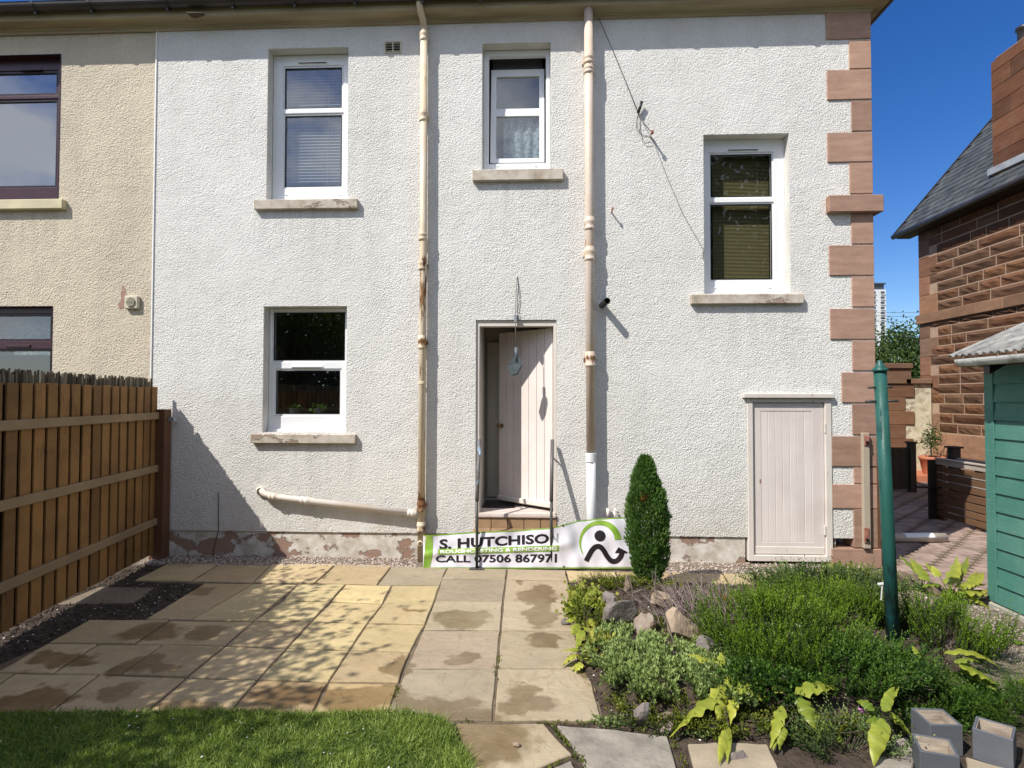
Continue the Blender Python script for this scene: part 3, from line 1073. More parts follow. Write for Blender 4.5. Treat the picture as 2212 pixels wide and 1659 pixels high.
for (pz0, pz1) in ((iz0 + .2, iz0 + .62), (iz0 + .78, iz0 + .86), (iz0 + .98, iz1 - .15)):
    MB().plate(lx0 + .10, lx0 + .74, pz0, pz1, [(lx0 + .13, lx0 + .71, pz0 + .03, pz1 - .03)], ly1 - .062, ly1 - .048).build('panel_moulding', 'innerdoor', ind, bevel=.004)
# threshold and tiled step
MB().box(dx0 + .004, dx1 - .004, -.03, .118, TH - .045, TH).build('threshold', 'stepstone', house, bevel=.012, segs=2)
st = MB().box(dx0 - .02, dx1 + .0, -.24, .2, -.1, .335).build('doorstep', 'tile', house, bevel=.008)
for i in range(5):
    xa = dx0 + .0 + (dx1 - dx0) * i / 5
    xb = dx0 + .0 + (dx1 - dx0) * (i + 1) / 5
    MB().box(xa + .003, xb - .003, -.012, .02, .34, TH - .048).build('riser_tile', 'tile', st, bevel=.003)
    MB().box(xa + .003, xb - .003, -.245, -.016, .336, .346).build('tread_tile', 'tile', st, bevel=.003)

# ---- small cupboard door at the right
cx0, cx1, cz0, cz1 = opCup
cz0 = .055
cdf = MB()
cdf.plate(cx0 + .002, cx1 - .002, cz0 - .03, cz1 - .01, [(cx0 + .062, cx1 - .07, cz0 + .035, cz1 - .055)], -.015, .06)
cdf.build('cupboard_frame', 'doorframe', house, bevel=.005)
hx0, hx1, hz0, hz1 = rect(1606, 852, 1802, 860, -.04)
MB().box(hx0, hx1, -.05, .03, hz0, hz1 + .01).build('cupboard_head_board', 'doorframe', house, bevel=.006)
cd = MB().plate(cx0 + .066, cx1 - .074, cz0 + .04, cz1 - .06, [(cx0 + .155, cx1 - .20, cz0 + .17, cz1 - .15)], .012, .045).build('cupboard_door', 'door', house, bevel=.003)
nb = 7
for i in range(nb):
    xa = cx0 + .155 + (cx1 - cx0 - .355) * i / nb
    xb = cx0 + .155 + (cx1 - cx0 - .355) * (i + 1) / nb
    MB().box(xa + .0008, xb - .0008, .016, .04, cz0 + .171, cz1 - .151).build('board', 'door', cd, bevel=.0035)
MB().box(cx0 + .07, cx1 - .08, .008, .02, cz0 + .042, cz0 + .125).build('kick_board', 'doorframe', cd, bevel=.006)
p = PY(1642, 1037, .01)
MB().box(p.x - .006, p.x + .006, .008, .014, p.z - .03, p.z + .01).build('keyhole', 'latch', cd)
for yy in (1000, 1190):
    p = PY(1781, (1145 if yy > 1100 else 925) , .0)
    MB().box(p.x - .006, p.x + .006, -.02, .004, p.z - .05, p.z + .05).build('hinge', 'doorframe', cd)


# ---- drainpipes
def collar(p, r, parent, mat, h=.09, axis=(0, 0, 1), style=0):
    if style == 0:
        prof = [(r, -h / 2 - .012), (r * 1.22, -h / 2 - .006), (r * 1.26, -h / 2 + .012), (r * 1.12, -h / 2 + .02), (r * 1.14, -h * .05), (r * 1.26, h * .1), (r * 1.28, h * .28), (r * 1.14, h * .34), (r * 1.16, h / 2), (r, h / 2 + .01)]
    else:
        k_ = r * 1.12
        prof = [(r, -h / 2), (k_, -h / 2 + .001), (k_, -h / 2 + .005), (k_, h / 2 - .005), (k_, h / 2 - .001), (r, h / 2)]
    return MB().lathe(prof, p, 18, axis).build('collar', mat, parent, smooth=True)


R1 = .039
y1 = -.075
path = [PY(905, -14, -.19), PY(906, 8, -.185), PY(909, 26, -.15), PY(914, 44, -.09), PY(915.6, 62, y1), PY(914.5, 560, y1), PY(909.5, 1206, y1)]
path[-1].z = .0
dp1 = MB().tube(path[:5], .036, 14).tube(path[4:], R1, 14).build('downpipe', 'pipe1', house, smooth=True)
for py, h in ((78, .10), (250, .115), (510, .08), (572, .10), (739, .13), (1092, .10), (1137, .085)):
    t = (py - 62) / (1206 - 62)
    collar(PY(915.6 + (909.5 - 915.6) * t, py, y1), R1, dp1, 'pipe1', h)
collar(PY(912.5, 827, y1), R1 * .98, dp1, 'pipe1', .03, style=1)
p = PY(909.6, 1172, y1)
MB().lathe([(.030, 0), (.033, .004), (.026, .012), (.020, .012)], (p.x, p.y - .034, p.z), 14, (0, -1, 0)).build('inspection_eye', 'pipe1', dp1, smooth=True)
for py in (250, 572, 739, 1092):
    q = PY(915.6 + (909.5 - 915.6) * (py - 62) / 1144., py, y1)
    MB().box(q.x - .055, q.x + .055, -.03, .0, q.z - .02, q.z + .02).build('fixing_ear', 'pipe1', dp1, bevel=.006)

R2 = .048
y2 = -.09
p0, p1 = PY(1271, 14, y2), PY(1276.5, 985, y2)
dp2 = MB().tube([p0, PY(1273, 400, y2), p1], R2, 16).build('downpipe', 'pipe2', house, smooth=True)
for py, h in ((131, .085), (154, .07), (488, .12), (553, .13), (779, .14)):
    t = (py - 14) / (985 - 14)
    collar(p0.lerp(p1, t), R2, dp2, 'pipe2', h)
pv = PY(1278, 1238, y2)
pv.z = 0
pvc = MB().tube([PY(1276.5, 984, y2), pv], .0515, 16).build('lower_downpipe', 'pvc', house, smooth=True)
collar(PY(1276.5, 988, y2), .0525, pvc, 'pvc', .10, style=1)
for py in (131, 553, 779):
    q = p0.lerp(p1, (py - 14) / 971.)
    MB().box(q.x - .07, q.x + .07, -.04, .0, q.z - .02, q.z + .02).build('fixing_ear', 'pipe2', dp2, bevel=.006)

# sloping branch pipe
yb = -.07
b0, b1 = PY(585, 1072, yb), PY(905, 1110, yb)
br = MB().tube([PY(566, 1060, .0), PY(566.5, 1061, -.03), PY(571, 1066, -.058), b0, b1], .034, 14).build('branch_pipe', 'branch', house, smooth=True)
bd = (b1 - b0).normalized()
for f, h in ((0.02, .07), (.24, .09), (.955, .07)):
    collar(b0.lerp(b1, f), .034, br, 'branch', h, bd)
MB().lathe([(.046, 0), (.05, .01), (.05, .03), (.036, .04)], PY(565, 1060, .0), 16, (0, -1, 0)).build('collar', 'branch', br, smooth=True)
# pipe stubs and fixings in the wall
p = PY(1300, 660, 0)
tip = Vector((p.x + .035, -.19, p.z + .02))
o = MB().tube([p, tip], .035, 18, caps=False).tube([tip, p], .026, 18, caps=False).lathe([(.026, 0), (.035, 0)], tip, 18, (tip - p)).build('pipe_stub', 'black', house, smooth=True)
MB().lathe([(.036, 0), (.046, .004), (.046, .01), (.035, .012)], p, 18, (0, -1, 0)).build('collar', 'upvc', o, smooth=True)
p = PY(1321, 459, 0)
MB().tube([p, p + Vector((.0, -.09, .005))], .008, 8).tube([p + Vector((0, -.088, .0)), p + Vector((0, -.088, .025))], .012, 8).build('wall_hook', 'latch', house)
p = PY(1314, 1118, -.04)
o = MB().tube([p, PY(1313, 1098, -.04)], .018, 10).tube([PY(1330, 1122, -.05), PY(1327, 1104, -.05)], .014, 10).tube([PY(1336, 1108, -.06), PY(1326, 1098, -.05)], .012, 8).build('tap_pipe', 'branch', house, smooth=True)

# ------------------------------------------------------------------ the neighbour's half
nb_h = thing('neighbouring_house', 'beige roughcast half of the building with maroon window frames', 'house', (-5.5, 0, 0))
opE = rect(40, 117, 128, 434, .0)
opE = (opE[1] - 1.0, opE[1], opE[2], opE[3])
opF = rect(20, 661, 110, 934, .0)
opF = (opF[1] - 1.0, opF[1], opF[2], opF[3])
XNL = XL - 5.5
MB().plate(XNL, XL - .012, ZB, ZT, [opE, opF], .008, .22).build('wall', 'beige', nb_h)
MB().box(XNL, XL, .02, .25, -.15, ZB - .001).build('plinth', 'plinth', nb_h)
eaves(XNL, XL, nb_h)
MB().add([(XNL, -.21, zr), (XL, -.21, zr), (XL, 4.1, zr + 2.1), (XNL, 4.1, zr + 2.1), (XNL, 8.5, zr), (XL, 8.5, zr)], [(0, 1, 2, 3), (3, 2, 5, 4)]).build('roof', 'roof', nb_h)
gl = opE[0] + .12
wE = window(opE, [(-90, 158, 121, 203), (-90, 219, 120, 402)], nb_h, frame='maroon', depth=.10, sill=(-120, 431, 135, 452), vents=[(45, 149, 90, 154)], gm='glass_sky', sillm='sill_cream', lining='maroon', nolabel='maroon framed upper window')
wF = window(opF, [(-110, 682, 108, 733), (-110, 758, 106, 900)], nb_h, frame='maroon', depth=.10, sill=(-120, 934, 125, 956), vents=[(14, 745, 66, 751)], gm='glass', sillm='sill_cream', lining='maroon', nolabel='maroon framed ground floor window')
a = rect(-100, 684, 108, 766, .2)
MB().box(a[0], a[1], .26, .264, a[2], a[3] + .1).build('roller_blind', 'lace', wF)
a = rect(-80, 160, 122, 403, .3)
MB().box(a[0], a[1], .42, .424, a[2], a[3]).build('net_curtain', 'blind_roller', wE)
# extractor vent
vx0, vx1, vz0, vz1 = rect(270, 639, 299, 667, -.02)
ev = MB().box(vx0, vx1, -.035, .01, vz0, vz1).build('extractor_vent', 'ventcream', nb_h, bevel=.008)
cxv, czv = (vx0 + vx1) / 2, (vz0 + vz1) / 2
MB().lathe([(.052, 0), (.052, .004), (.0, .004)], (cxv, -.0365, czv), 24, (0, -1, 0)).build('grille_back', 'darkvent', ev)
for i in range(7):
    z = czv - .042 + .014 * i
    hw = math.sqrt(max(.051 ** 2 - (z - czv) ** 2, 0))
    MB().box(cxv - hw, cxv + hw, -.047, -.0405, z - .003, z + .003).build('grille_bar', 'ventcream', ev)
# patch of fallen render beside it
pts = [(264, 615), (270, 622), (271, 632), (274, 640), (268, 652), (270, 664), (258, 667), (255, 658), (262, 648), (261, 636), (263, 625)]
m = MB()
k = len(pts)
vs = [tuple(PY(x, y, .004)) for x, y in pts] + [tuple(PY(x, y, .03)) for x, y in pts]
m.add(vs, [tuple(range(k))] + [(i, (i + 1) % k, k + (i + 1) % k, k + i) for i in range(k)])
m.build('bare_patch', 'barepatch', nb_h)
for (xa, ya, xb, yb_) in ((326, 700, 329, 722), (324, 755, 328, 772)):
    a = rect(xa, ya, xb, yb_, 0)
    MB().box(a[0], a[1], .002, .02, a[2], a[3]).build('bare_patch', 'barepatch', nb_h)

# ------------------------------------------------------------------ ground
g = MB()
g.add([(-260, -120, -.06), (260, -120, -.06), (260, 420, -.06), (-260, 420, -.06)], [(0, 1, 2, 3)])
o = g.build('ground', 'ground')
o['kind'] = 'structure'
# earth under the garden, with a bed that rises on the right
BED = poly_g([(1232, 1252), (1222, 1330), (1214, 1430), (1246, 1482), (1302, 1560), (1475, 1592), (1660, 1603), (1850, 1612), (1935, 1560), (1965, 1522), (2100, 1512), (2240, 1540), (2260, 1340), (2140, 1316), (1895, 1262), (1660, 1262), (1450, 1260)])
BEDn = np.array(BED)


def bed_h(P):
    """height of the soil over the points P (N,2)"""
    P = np.asarray(P, float)
    dmin = np.full(len(P), 9.)
    k = len(BEDn)
    for i in range(k):
        a, b = BEDn[i], BEDn[(i + 1) % k]
        ab = b - a
        t = np.clip(((P - a) @ ab) / (ab @ ab), 0, 1)
        dmin = np.minimum(dmin, np.linalg.norm(P - a - t[:, None] * ab, axis=1))
    ins = inside([tuple(q) for q in BEDn], P)
    h = np.where(ins, np.clip(dmin / .45, 0, 1), 0.)
    h = h * h * (3 - 2 * h)
    base = -.022 + .0 * P[:, 0]
    wob = np.array([mnoise.noise(Vector((p[0] * 3, p[1] * 3, 0))) * .03 + mnoise.noise(Vector((p[0] * 13, p[1] * 13, 5))) * .010 for p in P])
    return base + h * (.13 + wob) + .004 * np.where(ins, 1, wob * 20)


def bz(x, y):
    return float(bed_h(np.array([[x, y]]))[0])


def hgrid(name, x0, x1, y0, y1, step, mat, fn):
    nx, ny = int((x1 - x0) / step) + 1, int((y1 - y0) / step) + 1
    X, Y = np.meshgrid(np.linspace(x0, x1, nx), np.linspace(y0, y1, ny))
    P = np.stack([X.ravel(), Y.ravel()], 1)
    V = np.column_stack([P, fn(P)])
    idx = np.arange(nx * ny).reshape(ny, nx)
    F = np.stack([idx[:-1, :-1], idx[:-1, 1:], idx[1:, 1:], idx[1:, :-1]], -1).reshape(-1, 4)
    o = np_obj(name, V, F, mat, smooth=True)
    o['kind'] = 'structure'
    return o


hgrid('soil_bed', -5.2, 3.72, -4.6, .02, .045, 'soil', bed_h)


def sandy_h(P):
    return bed_h(P) + .012 - .05 * np.clip((2.75 - P[:, 0]) * 6, 0, 1)


hgrid('stony_soil', 2.55, 4.6, -3.6, -.95, .05, 'sandy', sandy_h)

# ------------------------------------------------------------------ paving
patio = struct('patio')
path_s = struct('garden_path')


def slab(name, corners, mat, parent, col, gap=.006, thick=.045, z=0.0, gl=True):
    P = [Vector((c[0], c[1], 0)) for c in corners]
    c = sum(P, Vector()) / len(P)
    Q = []
    for q in P:
        d = c - q
        Q.append(q + d.normalized() * gap * 1.4)
    # make it counter clockwise
    ar = sum(Q[i].x * Q[(i + 1) % len(Q)].y - Q[(i + 1) % len(Q)].x * Q[i].y for i in range(len(Q)))
    if ar < 0:
        Q.reverse()
    # rough the edges a little
    R = []
    for i in range(len(Q)):
        a, b = Q[i], Q[(i + 1) % len(Q)]
        n = 4
        nn = Vector((-(b - a).y, (b - a).x, 0)).normalized()
        for k in range(n):
            p = a.lerp(b, k / n)
            if k:
                p = p + nn * (random.random() * .008 - .001)
            R.append(p)
    zt = z + random.uniform(-.004, .004)
    o = MB().prism([(q.x, q.y) for q in R], zt - thick, zt).build(name, mat, parent, bevel=.005)
    o.color = (*col, 1)
    return o


def jit(c, s=.075, t=.018):
    f = 1 + random.uniform(-s, s) * 2
    return tuple(max(0, x * f * (1 + random.uniform(-t, t))) for x in c)


CREAM, GREY, OCHRE, YEL = (.42, .33, .195), (.315, .262, .185), (.34, .25, .135), (.455, .37, .205)
rows = [
    ([(360, 1219, 290, 1253), (473, 1218, 413, 1255), (587, 1219, 547, 1258), (727, 1218, 680, 1259), (847, 1221, 815, 1263), (967, 1226, 951, 1264)], [CREAM, CREAM, CREAM, CREAM, GREY]),
    ([(443, 1259, 313, 1337), (547, 1260, 413, 1338), (643, 1262, 547, 1341)], [CREAM, YEL]),
    ([(643, 1262, 610, 1298), (747, 1262, 714, 1299), (847, 1264, 827, 1303), (951, 1264, 936, 1304)], [YEL, YEL, YEL]),
    ([(610, 1299, 547, 1341), (714, 1300, 673, 1341), (827, 1304, 794, 1346), (936, 1305, 919, 1349)], [YEL, YEL, CREAM]),
    ([(193, 1339, 103, 1389), (367, 1339, 290, 1391), (547, 1342, 487, 1394), (673, 1342, 620, 1399), (794, 1347, 755, 1404), (919, 1350, 887, 1408)], [CREAM, CREAM, CREAM, YEL, YEL]),
    ([(103, 1390, -8, 1453), (213, 1391, 113, 1455), (353, 1392, 260, 1457), (487, 1395, 403, 1463), (620, 1400, 557, 1467), (755, 1405, 710, 1473), (887, 1409, 862, 1475)], [CREAM, CREAM, CREAM, CREAM, YEL, CREAM]),
    ([(-130, 1452, -290, 1552), (33, 1454, -110, 1552), (215, 1457, 90, 1552), (403, 1464, 300, 1552), (557, 1468, 485, 1552), (710, 1474, 667, 1556), (862, 1476, 833, 1560)], [CREAM, CREAM, CREAM, CREAM, OCHRE, OCHRE]),
]
for js, cols in rows:
    for i in range(len(js) - 1):
        a, b = js[i], js[i + 1]
        slab('paving_slab', [G(a[0], a[1]), G(a[2], a[3]), G(b[2], b[3]), G(b[0], b[1])], 'slab', patio, jit(cols[i]))
o = slab('paving_slab', poly_g([(215, 1264), (335, 1266), (290, 1300), (120, 1302)]), 'slab', patio, (.17, .14, .105), z=-.012)
J = [[(967, 1226), (1096, 1229), (1222, 1232), (1330, 1234), (1450, 1236), (1560, 1238), (1680, 1240), (1800, 1242)],
     [(953, 1250), (1093, 1252), (1228, 1254), (1340, 1257), (1462, 1258), (1575, 1260), (1700, 1262), (1815, 1263)],
     [(939, 1298), (1087, 1299), (1238, 1300)], [(914, 1360), (1082, 1361), (1254, 1362)], [(876, 1443), (1074, 1443), (1274, 1444)], [(829, 1556), (1066, 1556), (1301, 1556)]]
for r in range(5):
    for i in range(len(J[r]) - 1):
        if i + 1 >= len(J[r + 1]):
            break
        c = GREY if i < 2 else CREAM
        slab('paving_slab', [G(*J[r][i]), G(*J[r + 1][i]), G(*J[r + 1][i + 1]), G(*J[r][i + 1])], 'slab', path_s, jit(c))
for pts, c, mt in (([(985, 1560), (1176, 1560), (1240, 1628), (1160, 1662), (1080, 1692), (1012, 1692)], GREY, 'slab'),
                   ([(1200, 1564), (1330, 1573), (1444, 1588), (1478, 1692), (1290, 1692)], (.36, .335, .29), 'flag'),
                   ([(1110, 1692), (1235, 1640), (1268, 1692)], (.36, .335, .29), 'flag'),
                   ([(1482, 1605), (1560, 1600), (1660, 1606), (1700, 1692), (1505, 1692)], CREAM, 'flagsand'),
                   ([(1880, 1600), (1960, 1590), (1985, 1640), (1960, 1690), (1890, 1680)], CREAM, 'flag'),
                   ([(2082, 1632), (2210, 1668), (2240, 1700), (2090, 1700)], CREAM, 'flagsand')):
    slab('stone_flag', poly_g(pts), mt, path_s, jit(c))

o = MB().prism(poly_g([(360, 1217), (1220, 1228), (1305, 1558), (830, 1560), (-300, 1556), (100, 1390), (191, 1338), (312, 1338), (444, 1259), (300, 1254)]), -.04, -.011).build('joint_sand', 'joint')
o['kind'] = 'structure'
# gravel strip along the wall, chips on the soil
base = MB().box(-4.3, 3.2, -.34, .02, -.05, -.006).build('gravel_bed', 'sandy')
base['kind'] = 'structure'
P = scatter([(-4.2, -.34), (-4.2, .02), (-1.25, .02), (-1.25, -.34)], 2600)
P2 = scatter([(1.1, -.38), (1.1, .02), (3.4, .02), (3.4, -.38)], 1500)
P = np.vstack([P, P2])
o = pebbles('gravel', np.column_stack([P, np.full(len(P), .0)]), .012, 'gravel')
o['kind'] = 'stuff'
o['label'] = 'brown and cream gravel along the foot of the white wall'
P = np.vstack([scatter(BED, 420), scatter(poly_g([(10, 1440), (190, 1338), (330, 1335), (440, 1262), (290, 1250), (0, 1350)]), 120), scatter(poly_g([(1215, 1430), (1310, 1570), (1270, 1560), (1200, 1440)]), 60)])
o = pebbles('white_chips', np.column_stack([P, bed_h(P) + .005]), .0065, 'chips')
o['kind'] = 'stuff'
P = np.vstack([scatter(BED, 2600), scatter(poly_g([(0, 1460), (190, 1338), (330, 1335), (440, 1262), (290, 1250), (360, 1212), (330, 1205), (0, 1330)]), 2600)])
o = pebbles('soil_crumbs', np.column_stack([P, bed_h(P) + .003]), .013, 'soil')
o['kind'] = 'stuff'
P = scatter(poly_g([(2110, 1318), (2225, 1345), (2225, 1450), (2130, 1430), (2085, 1370)]), 480)
o = pebbles('stony_rubble', np.column_stack([P, sandy_h(P) + .004]), .013, 'rubble')
o['kind'] = 'stuff'

# ------------------------------------------------------------------ lawn
LAWN = poly_g([(-420, 1552), (0, 1541), (480, 1537), (700, 1543), (880, 1538), (955, 1556), (985, 1590), (1010, 1640), (1022, 1700)])
LAWN += [(-.28, -6.4), (-4.2, -6.4)]
o = MB().prism(LAWN, -.05, .004).build('lawn', 'lawnbase')
o['kind'] = 'structure'
LV = poly_g([(-60, 1552), (0, 1541), (480, 1536), (700, 1542), (880, 1537), (957, 1556), (987, 1590), (1012, 1640), (1026, 1705), (-60, 1705)])
P = np.vstack([scatter(LV, 46000), scatter(LAWN, 9000)])
n = len(P)
ed = np.array([mnoise.noise(Vector((p[0] * 4, p[1] * 4, 3))) + .7 * mnoise.noise(Vector((p[0] * 17, p[1] * 17, 8))) for p in P])
C = np.column_stack([P, np.full(n, .0)])
D = np.column_stack([rng.normal(0, .95, (n, 2)), np.ones(n)])
L = (.019 + rng.random(n) ** 2 * .036) * (1 + .6 * ed) * (1 + .5 * np.clip((P[:, 0] + .9) * 1.6, 0, 1))
tone = np.clip(.38 + rng.normal(0, .2, n) + ed * .35, 0, 1)
V, F, T = leaf_arrays(C, D, L, .0042, tone, .12)
o = np_obj('grass', V, F, 'grass', tone=T)
o['kind'] = 'stuff'
o['label'] = 'short green lawn grass, partly in dappled shade'
P = scatter(LV, 40)
o = pebbles('lawn_specks', np.column_stack([P, np.full(len(P), .032)]), .006, 'chips')
o['kind'] = 'stuff'

P = []
for pts in ([(985, 1558), (1180, 1560), (1310, 1560), (1480, 1592)], [(1188, 1562), (1216, 1595), (1252, 1635), (1290, 1690)], [(1100, 1690), (1245, 1632)], [(1452, 1590), (1492, 1690)], [(1068, 1556), (1074, 1443), (1082, 1361)], [(1226, 1250), (1240, 1300), (1276, 1444), (1300, 1555)], [(836, 1552), (862, 1476)]):
    for (xa, ya), (xb, yb6) in zip(pts, pts[1:]):
        for _ in range(20):
            t = random.random()
            q = G(xa + (xb - xa) * t, ya + (yb6 - ya) * t)
            if mnoise.noise(Vector((q.x * 3, q.y * 3, 2))) > -.12:
                P.append((q.x + rng.normal(0, .007), q.y + rng.normal(0, .007)))
P = np.repeat(np.array(P), 5, axis=0)
P = P + rng.normal(0, .007, P.shape)
C = np.column_stack([P, np.full(len(P), -.006)])
V, F, T = leaf_arrays(C, np.column_stack([rng.normal(0, .7, (len(P), 2)), np.ones(len(P))]), .010 + rng.random(len(P)) * .012, .006, np.clip(rng.normal(.3, .2, len(P)), 0, 1), .1)
o = np_obj('joint_moss', V, F, 'moss', tone=T)
o['kind'] = 'stuff'

# ------------------------------------------------------------------ timber fence
fence = thing('timber_fence', 'brown close boarded timber fence beside the patio', 'fence', (-4.0, -1.6, 0))
FA, FD = Vector((-4.17, -.12, 0)), Vector((.15, -1, 0)).normalized()
FN = Vector((1, .15, 0)).normalized()


def fp(t, z, off=0.):
    p = FA + FD * t + FN * off
    return Vector((p.x, p.y, z))


t = .02
while t < 4.4:
    w = .112
    a, b = fp(t, 0), fp(t + w, 0)
    zt = 1.868 + random.uniform(-.006, .006)
    zb_ = .06
    MB().obox((a + b) / 2 + Vector((0, 0, (zt + zb_) / 2)) + FN * random.uniform(-.003, .003), (b - a) / 2, FN * .009, Vector((0, 0, (zt - zb_) / 2))).build('fence_board', 'fence', fence, bevel=.003)
    a, b = fp(t + w - .085, 0, -.026), fp(t + w + .05, 0, -.026)
    MB().obox((a + b) / 2 + Vector((0, 0, .95)), (b - a) / 2, FN * .006, Vector((0, 0, .9))).build('gap_shade_board', 'gate', fence)  # near-black board added behind, stands in for the shade in the gap
    t += .143
for za, zb2 in ((1.556, 1.548), (.985, .975), (.41, .38)):
    MB().bar(fp(-.02, za, .028), fp(4.4, zb2, .028), .04, .075).build('fence_rail', 'rail', fence, bevel=.006)
q0, q1 = PY(333, 1000, -.1), PY(363, 1000, -.1)
MB().box(q0.x, q1.x, -.17, -.05, -.1, PY(348, 884, -.1).z).build('fence_post', 'post', fence, bevel=.006)
pz = PY(348, 905, -.17)
MB().box(q1.x - .01, q1.x + .06, -.11, -.05, pz.z - .03, pz.z + .02).build('post_bracket', 'galv', fence)
# reed screening behind it
n = 1000
tt = np.sort(rng.random(n)) * 4.45
V, T = [], []
Vv, Ff, Tn = [], [], []
rs = MB()
tones = []
for t in tt:
    off = -.055 - random.random() * .02
    zt = 1.955 + random.uniform(-.035, .02)
    r = .0045 + random.random() * .004
    a = fp(t, 1.2, off)
    b = fp(t + random.uniform(-.012, .012), zt, off)
    rs.tube([a, b], r, 5)
    tones += [random.random() ** 1.3] * 10
reed = thing('reed_screen', 'dry reed screening roll rising just above the timber fence', 'screen', (-4.1, -1.6, 1.2))
F5 = rs.f
o = rs.build('reeds', 'reed', reed)
at = o.data.attributes.new('tone', 'FLOAT', 'POINT')
at.data.foreach_set('value', np.array(tones, dtype=np.float32))
o['kind'] = 'stuff'


# ------------------------------------------------------------------ handrails, banner
def handrail(x_top, x_foot, label):
    foot = G(x_foot, 1229)
    base = thing('handrail', label, 'handrail', tuple(foot), 'iron handrails at the back step')
    top = Vector((foot.x, foot.y, PY(x_foot, 1072, foot.y).z))
    wall = PY(x_top, 950, -.06)
    MB().tube([foot, top], .0145, 12).build('post', 'post_iron', base, smooth=True)
    MB().tube([top + Vector((0, -.006, -.03)), top.lerp(wall, .5), wall], .0195, 12).build('rail', 'rail_iron', base, smooth=True)
    br_ = top.lerp(wall, .78)
    MB().tube([br_, Vector((br_.x, .0, br_.z - .05))], .009, 8).build('wall_bracket', 'post_iron', base, smooth=True)
    MB().box(foot.x - .075, foot.x + .075, foot.y - .045, foot.y + .045, .002, .012).build('base_plate', 'post_iron', base, bevel=.003)
    MB().lathe([(.015, 0), (.021, .004), (.021, .02), (.015, .026)], (top.x, top.y, top.z - .05), 12).build('joint_ring', 'post_iron', base, smooth=True)


handrail(1036, 1030, 'black iron handrail crossing the first letters of the banner')
handrail(1193, 1191, 'black iron handrail at the hinge side of the back door')

ban = thing('banner', 'white and green advertising banner propped along the doorstep', 'banner', (.5, -.3, 0))
BT = [(914, 1156), (923, 1156), (1027, 1149), (1110, 1146), (1191, 1140), (1253, 1124), (1300, 1120), (1356, 1117), (1385, 1115)]
BB = [(914, 1227.5), (1367, 1228.5)]


def btop(x):
    for (a, b), (c, d_) in zip(BT, BT[1:]):
        if x <= c:
            return b + (d_ - b) * max(0, (x - a) / (c - a))
    return BT[-1][1]


def ban_pt(x, y, out=0.):
    """view point on the sheet -> world"""
    tb = btop(x)
    yb2 = 1228.
    v = min(max((yb2 - y) / (yb2 - tb), 0), 1)
    fold = .006 * math.sin(x * .19 + 5 * v) + .005 * math.sin(x * .07 - 9 * v) + .018 * math.sin(x * .045 + 1.3 * math.sin(v * 2.2)) * (.3 + v) + .008 * math.sin(x * .11 + v * 4) + .010 * math.exp(-((x - 1225 - 40 * v) / 14.) ** 2) - .012 * math.exp(-((x - 1250 + 30 * v) / 16.) ** 2)
    crease = -.014 * math.exp(-((v - .47 - .0004 * (x - 1040)) / .10) ** 2) * (1 if x < 1215 else max(0, 1 - (x - 1215) / 40))
    Y = -.325 + .05 * v + fold * .8 + crease - out
    return PY(x, y, Y)


nx, ny = 150, 22
V = []
for j in range(ny + 1):
    for i in range(nx + 1):
        x = 914 + (1384 - 914) * i / nx
        tb = btop(x)
        y = 1228 + (tb - 1228) * j / ny
        xl = x + (14 * (j / ny) if i == 0 else 0) * 0
        V.append(tuple(ban_pt(x, y)))
idx = np.arange((nx + 1) * (ny + 1)).reshape(ny + 1, nx + 1)
F = np.stack([idx[:-1, :-1], idx[:-1, 1:], idx[1:, 1:], idx[1:, :-1]], -1).reshape(-1, 4)
o = np_obj('sheet', np.array(V), F, 'sheet', ban, smooth=True)
sm = o.modifiers.new('thickness', 'SOLIDIFY')
sm.thickness = .0015
sm.offset = 1


def ban_strip(name, A, B, mat, out=.003):
    """ribbon between two lists of view points"""
    k, nr_ = len(A), 6
    V = [tuple(ban_pt(a[0] + (b[0] - a[0]) * j / nr_, a[1] + (b[1] - a[1]) * j / nr_, out)) for j in range(nr_ + 1) for a, b in zip(A, B)]
    return np_obj(name, np.array(V), np.array([(j * k + i, j * k + i + 1, (j + 1) * k + i + 1, (j + 1) * k + i) for j in range(nr_) for i in range(k - 1)]), mat, ban, smooth=True)


xs = list(np.linspace(914, 1384, 90))
ban_strip('border', [(x, btop(x)) for x in xs], [(x, btop(x) + 2.6) for x in xs], 'inkgreen')
ban_strip('border', [(x, 1225.6) for x in xs], [(x, 1228) for x in xs], 'inkgreen')
ys = list(np.linspace(1228, 1156, 24))
ban_strip('border', [(914 + 6 * i / 23, y) for i, y in enumerate(ys)], [(928 + 9 * math.sin(i / 23 * 3.1) * .4 + 6 * i / 23, y) for i, y in enumerate(ys)], 'inkgreen', .0045)
xs = list(np.linspace(946, 1207, 60))
ban_strip('colour_band', [(x, 1186 - (x - 946) * .030) for x in xs], [(x, 1198.5 - (x - 946) * .030) for x in xs], 'inkgreen', .0045)


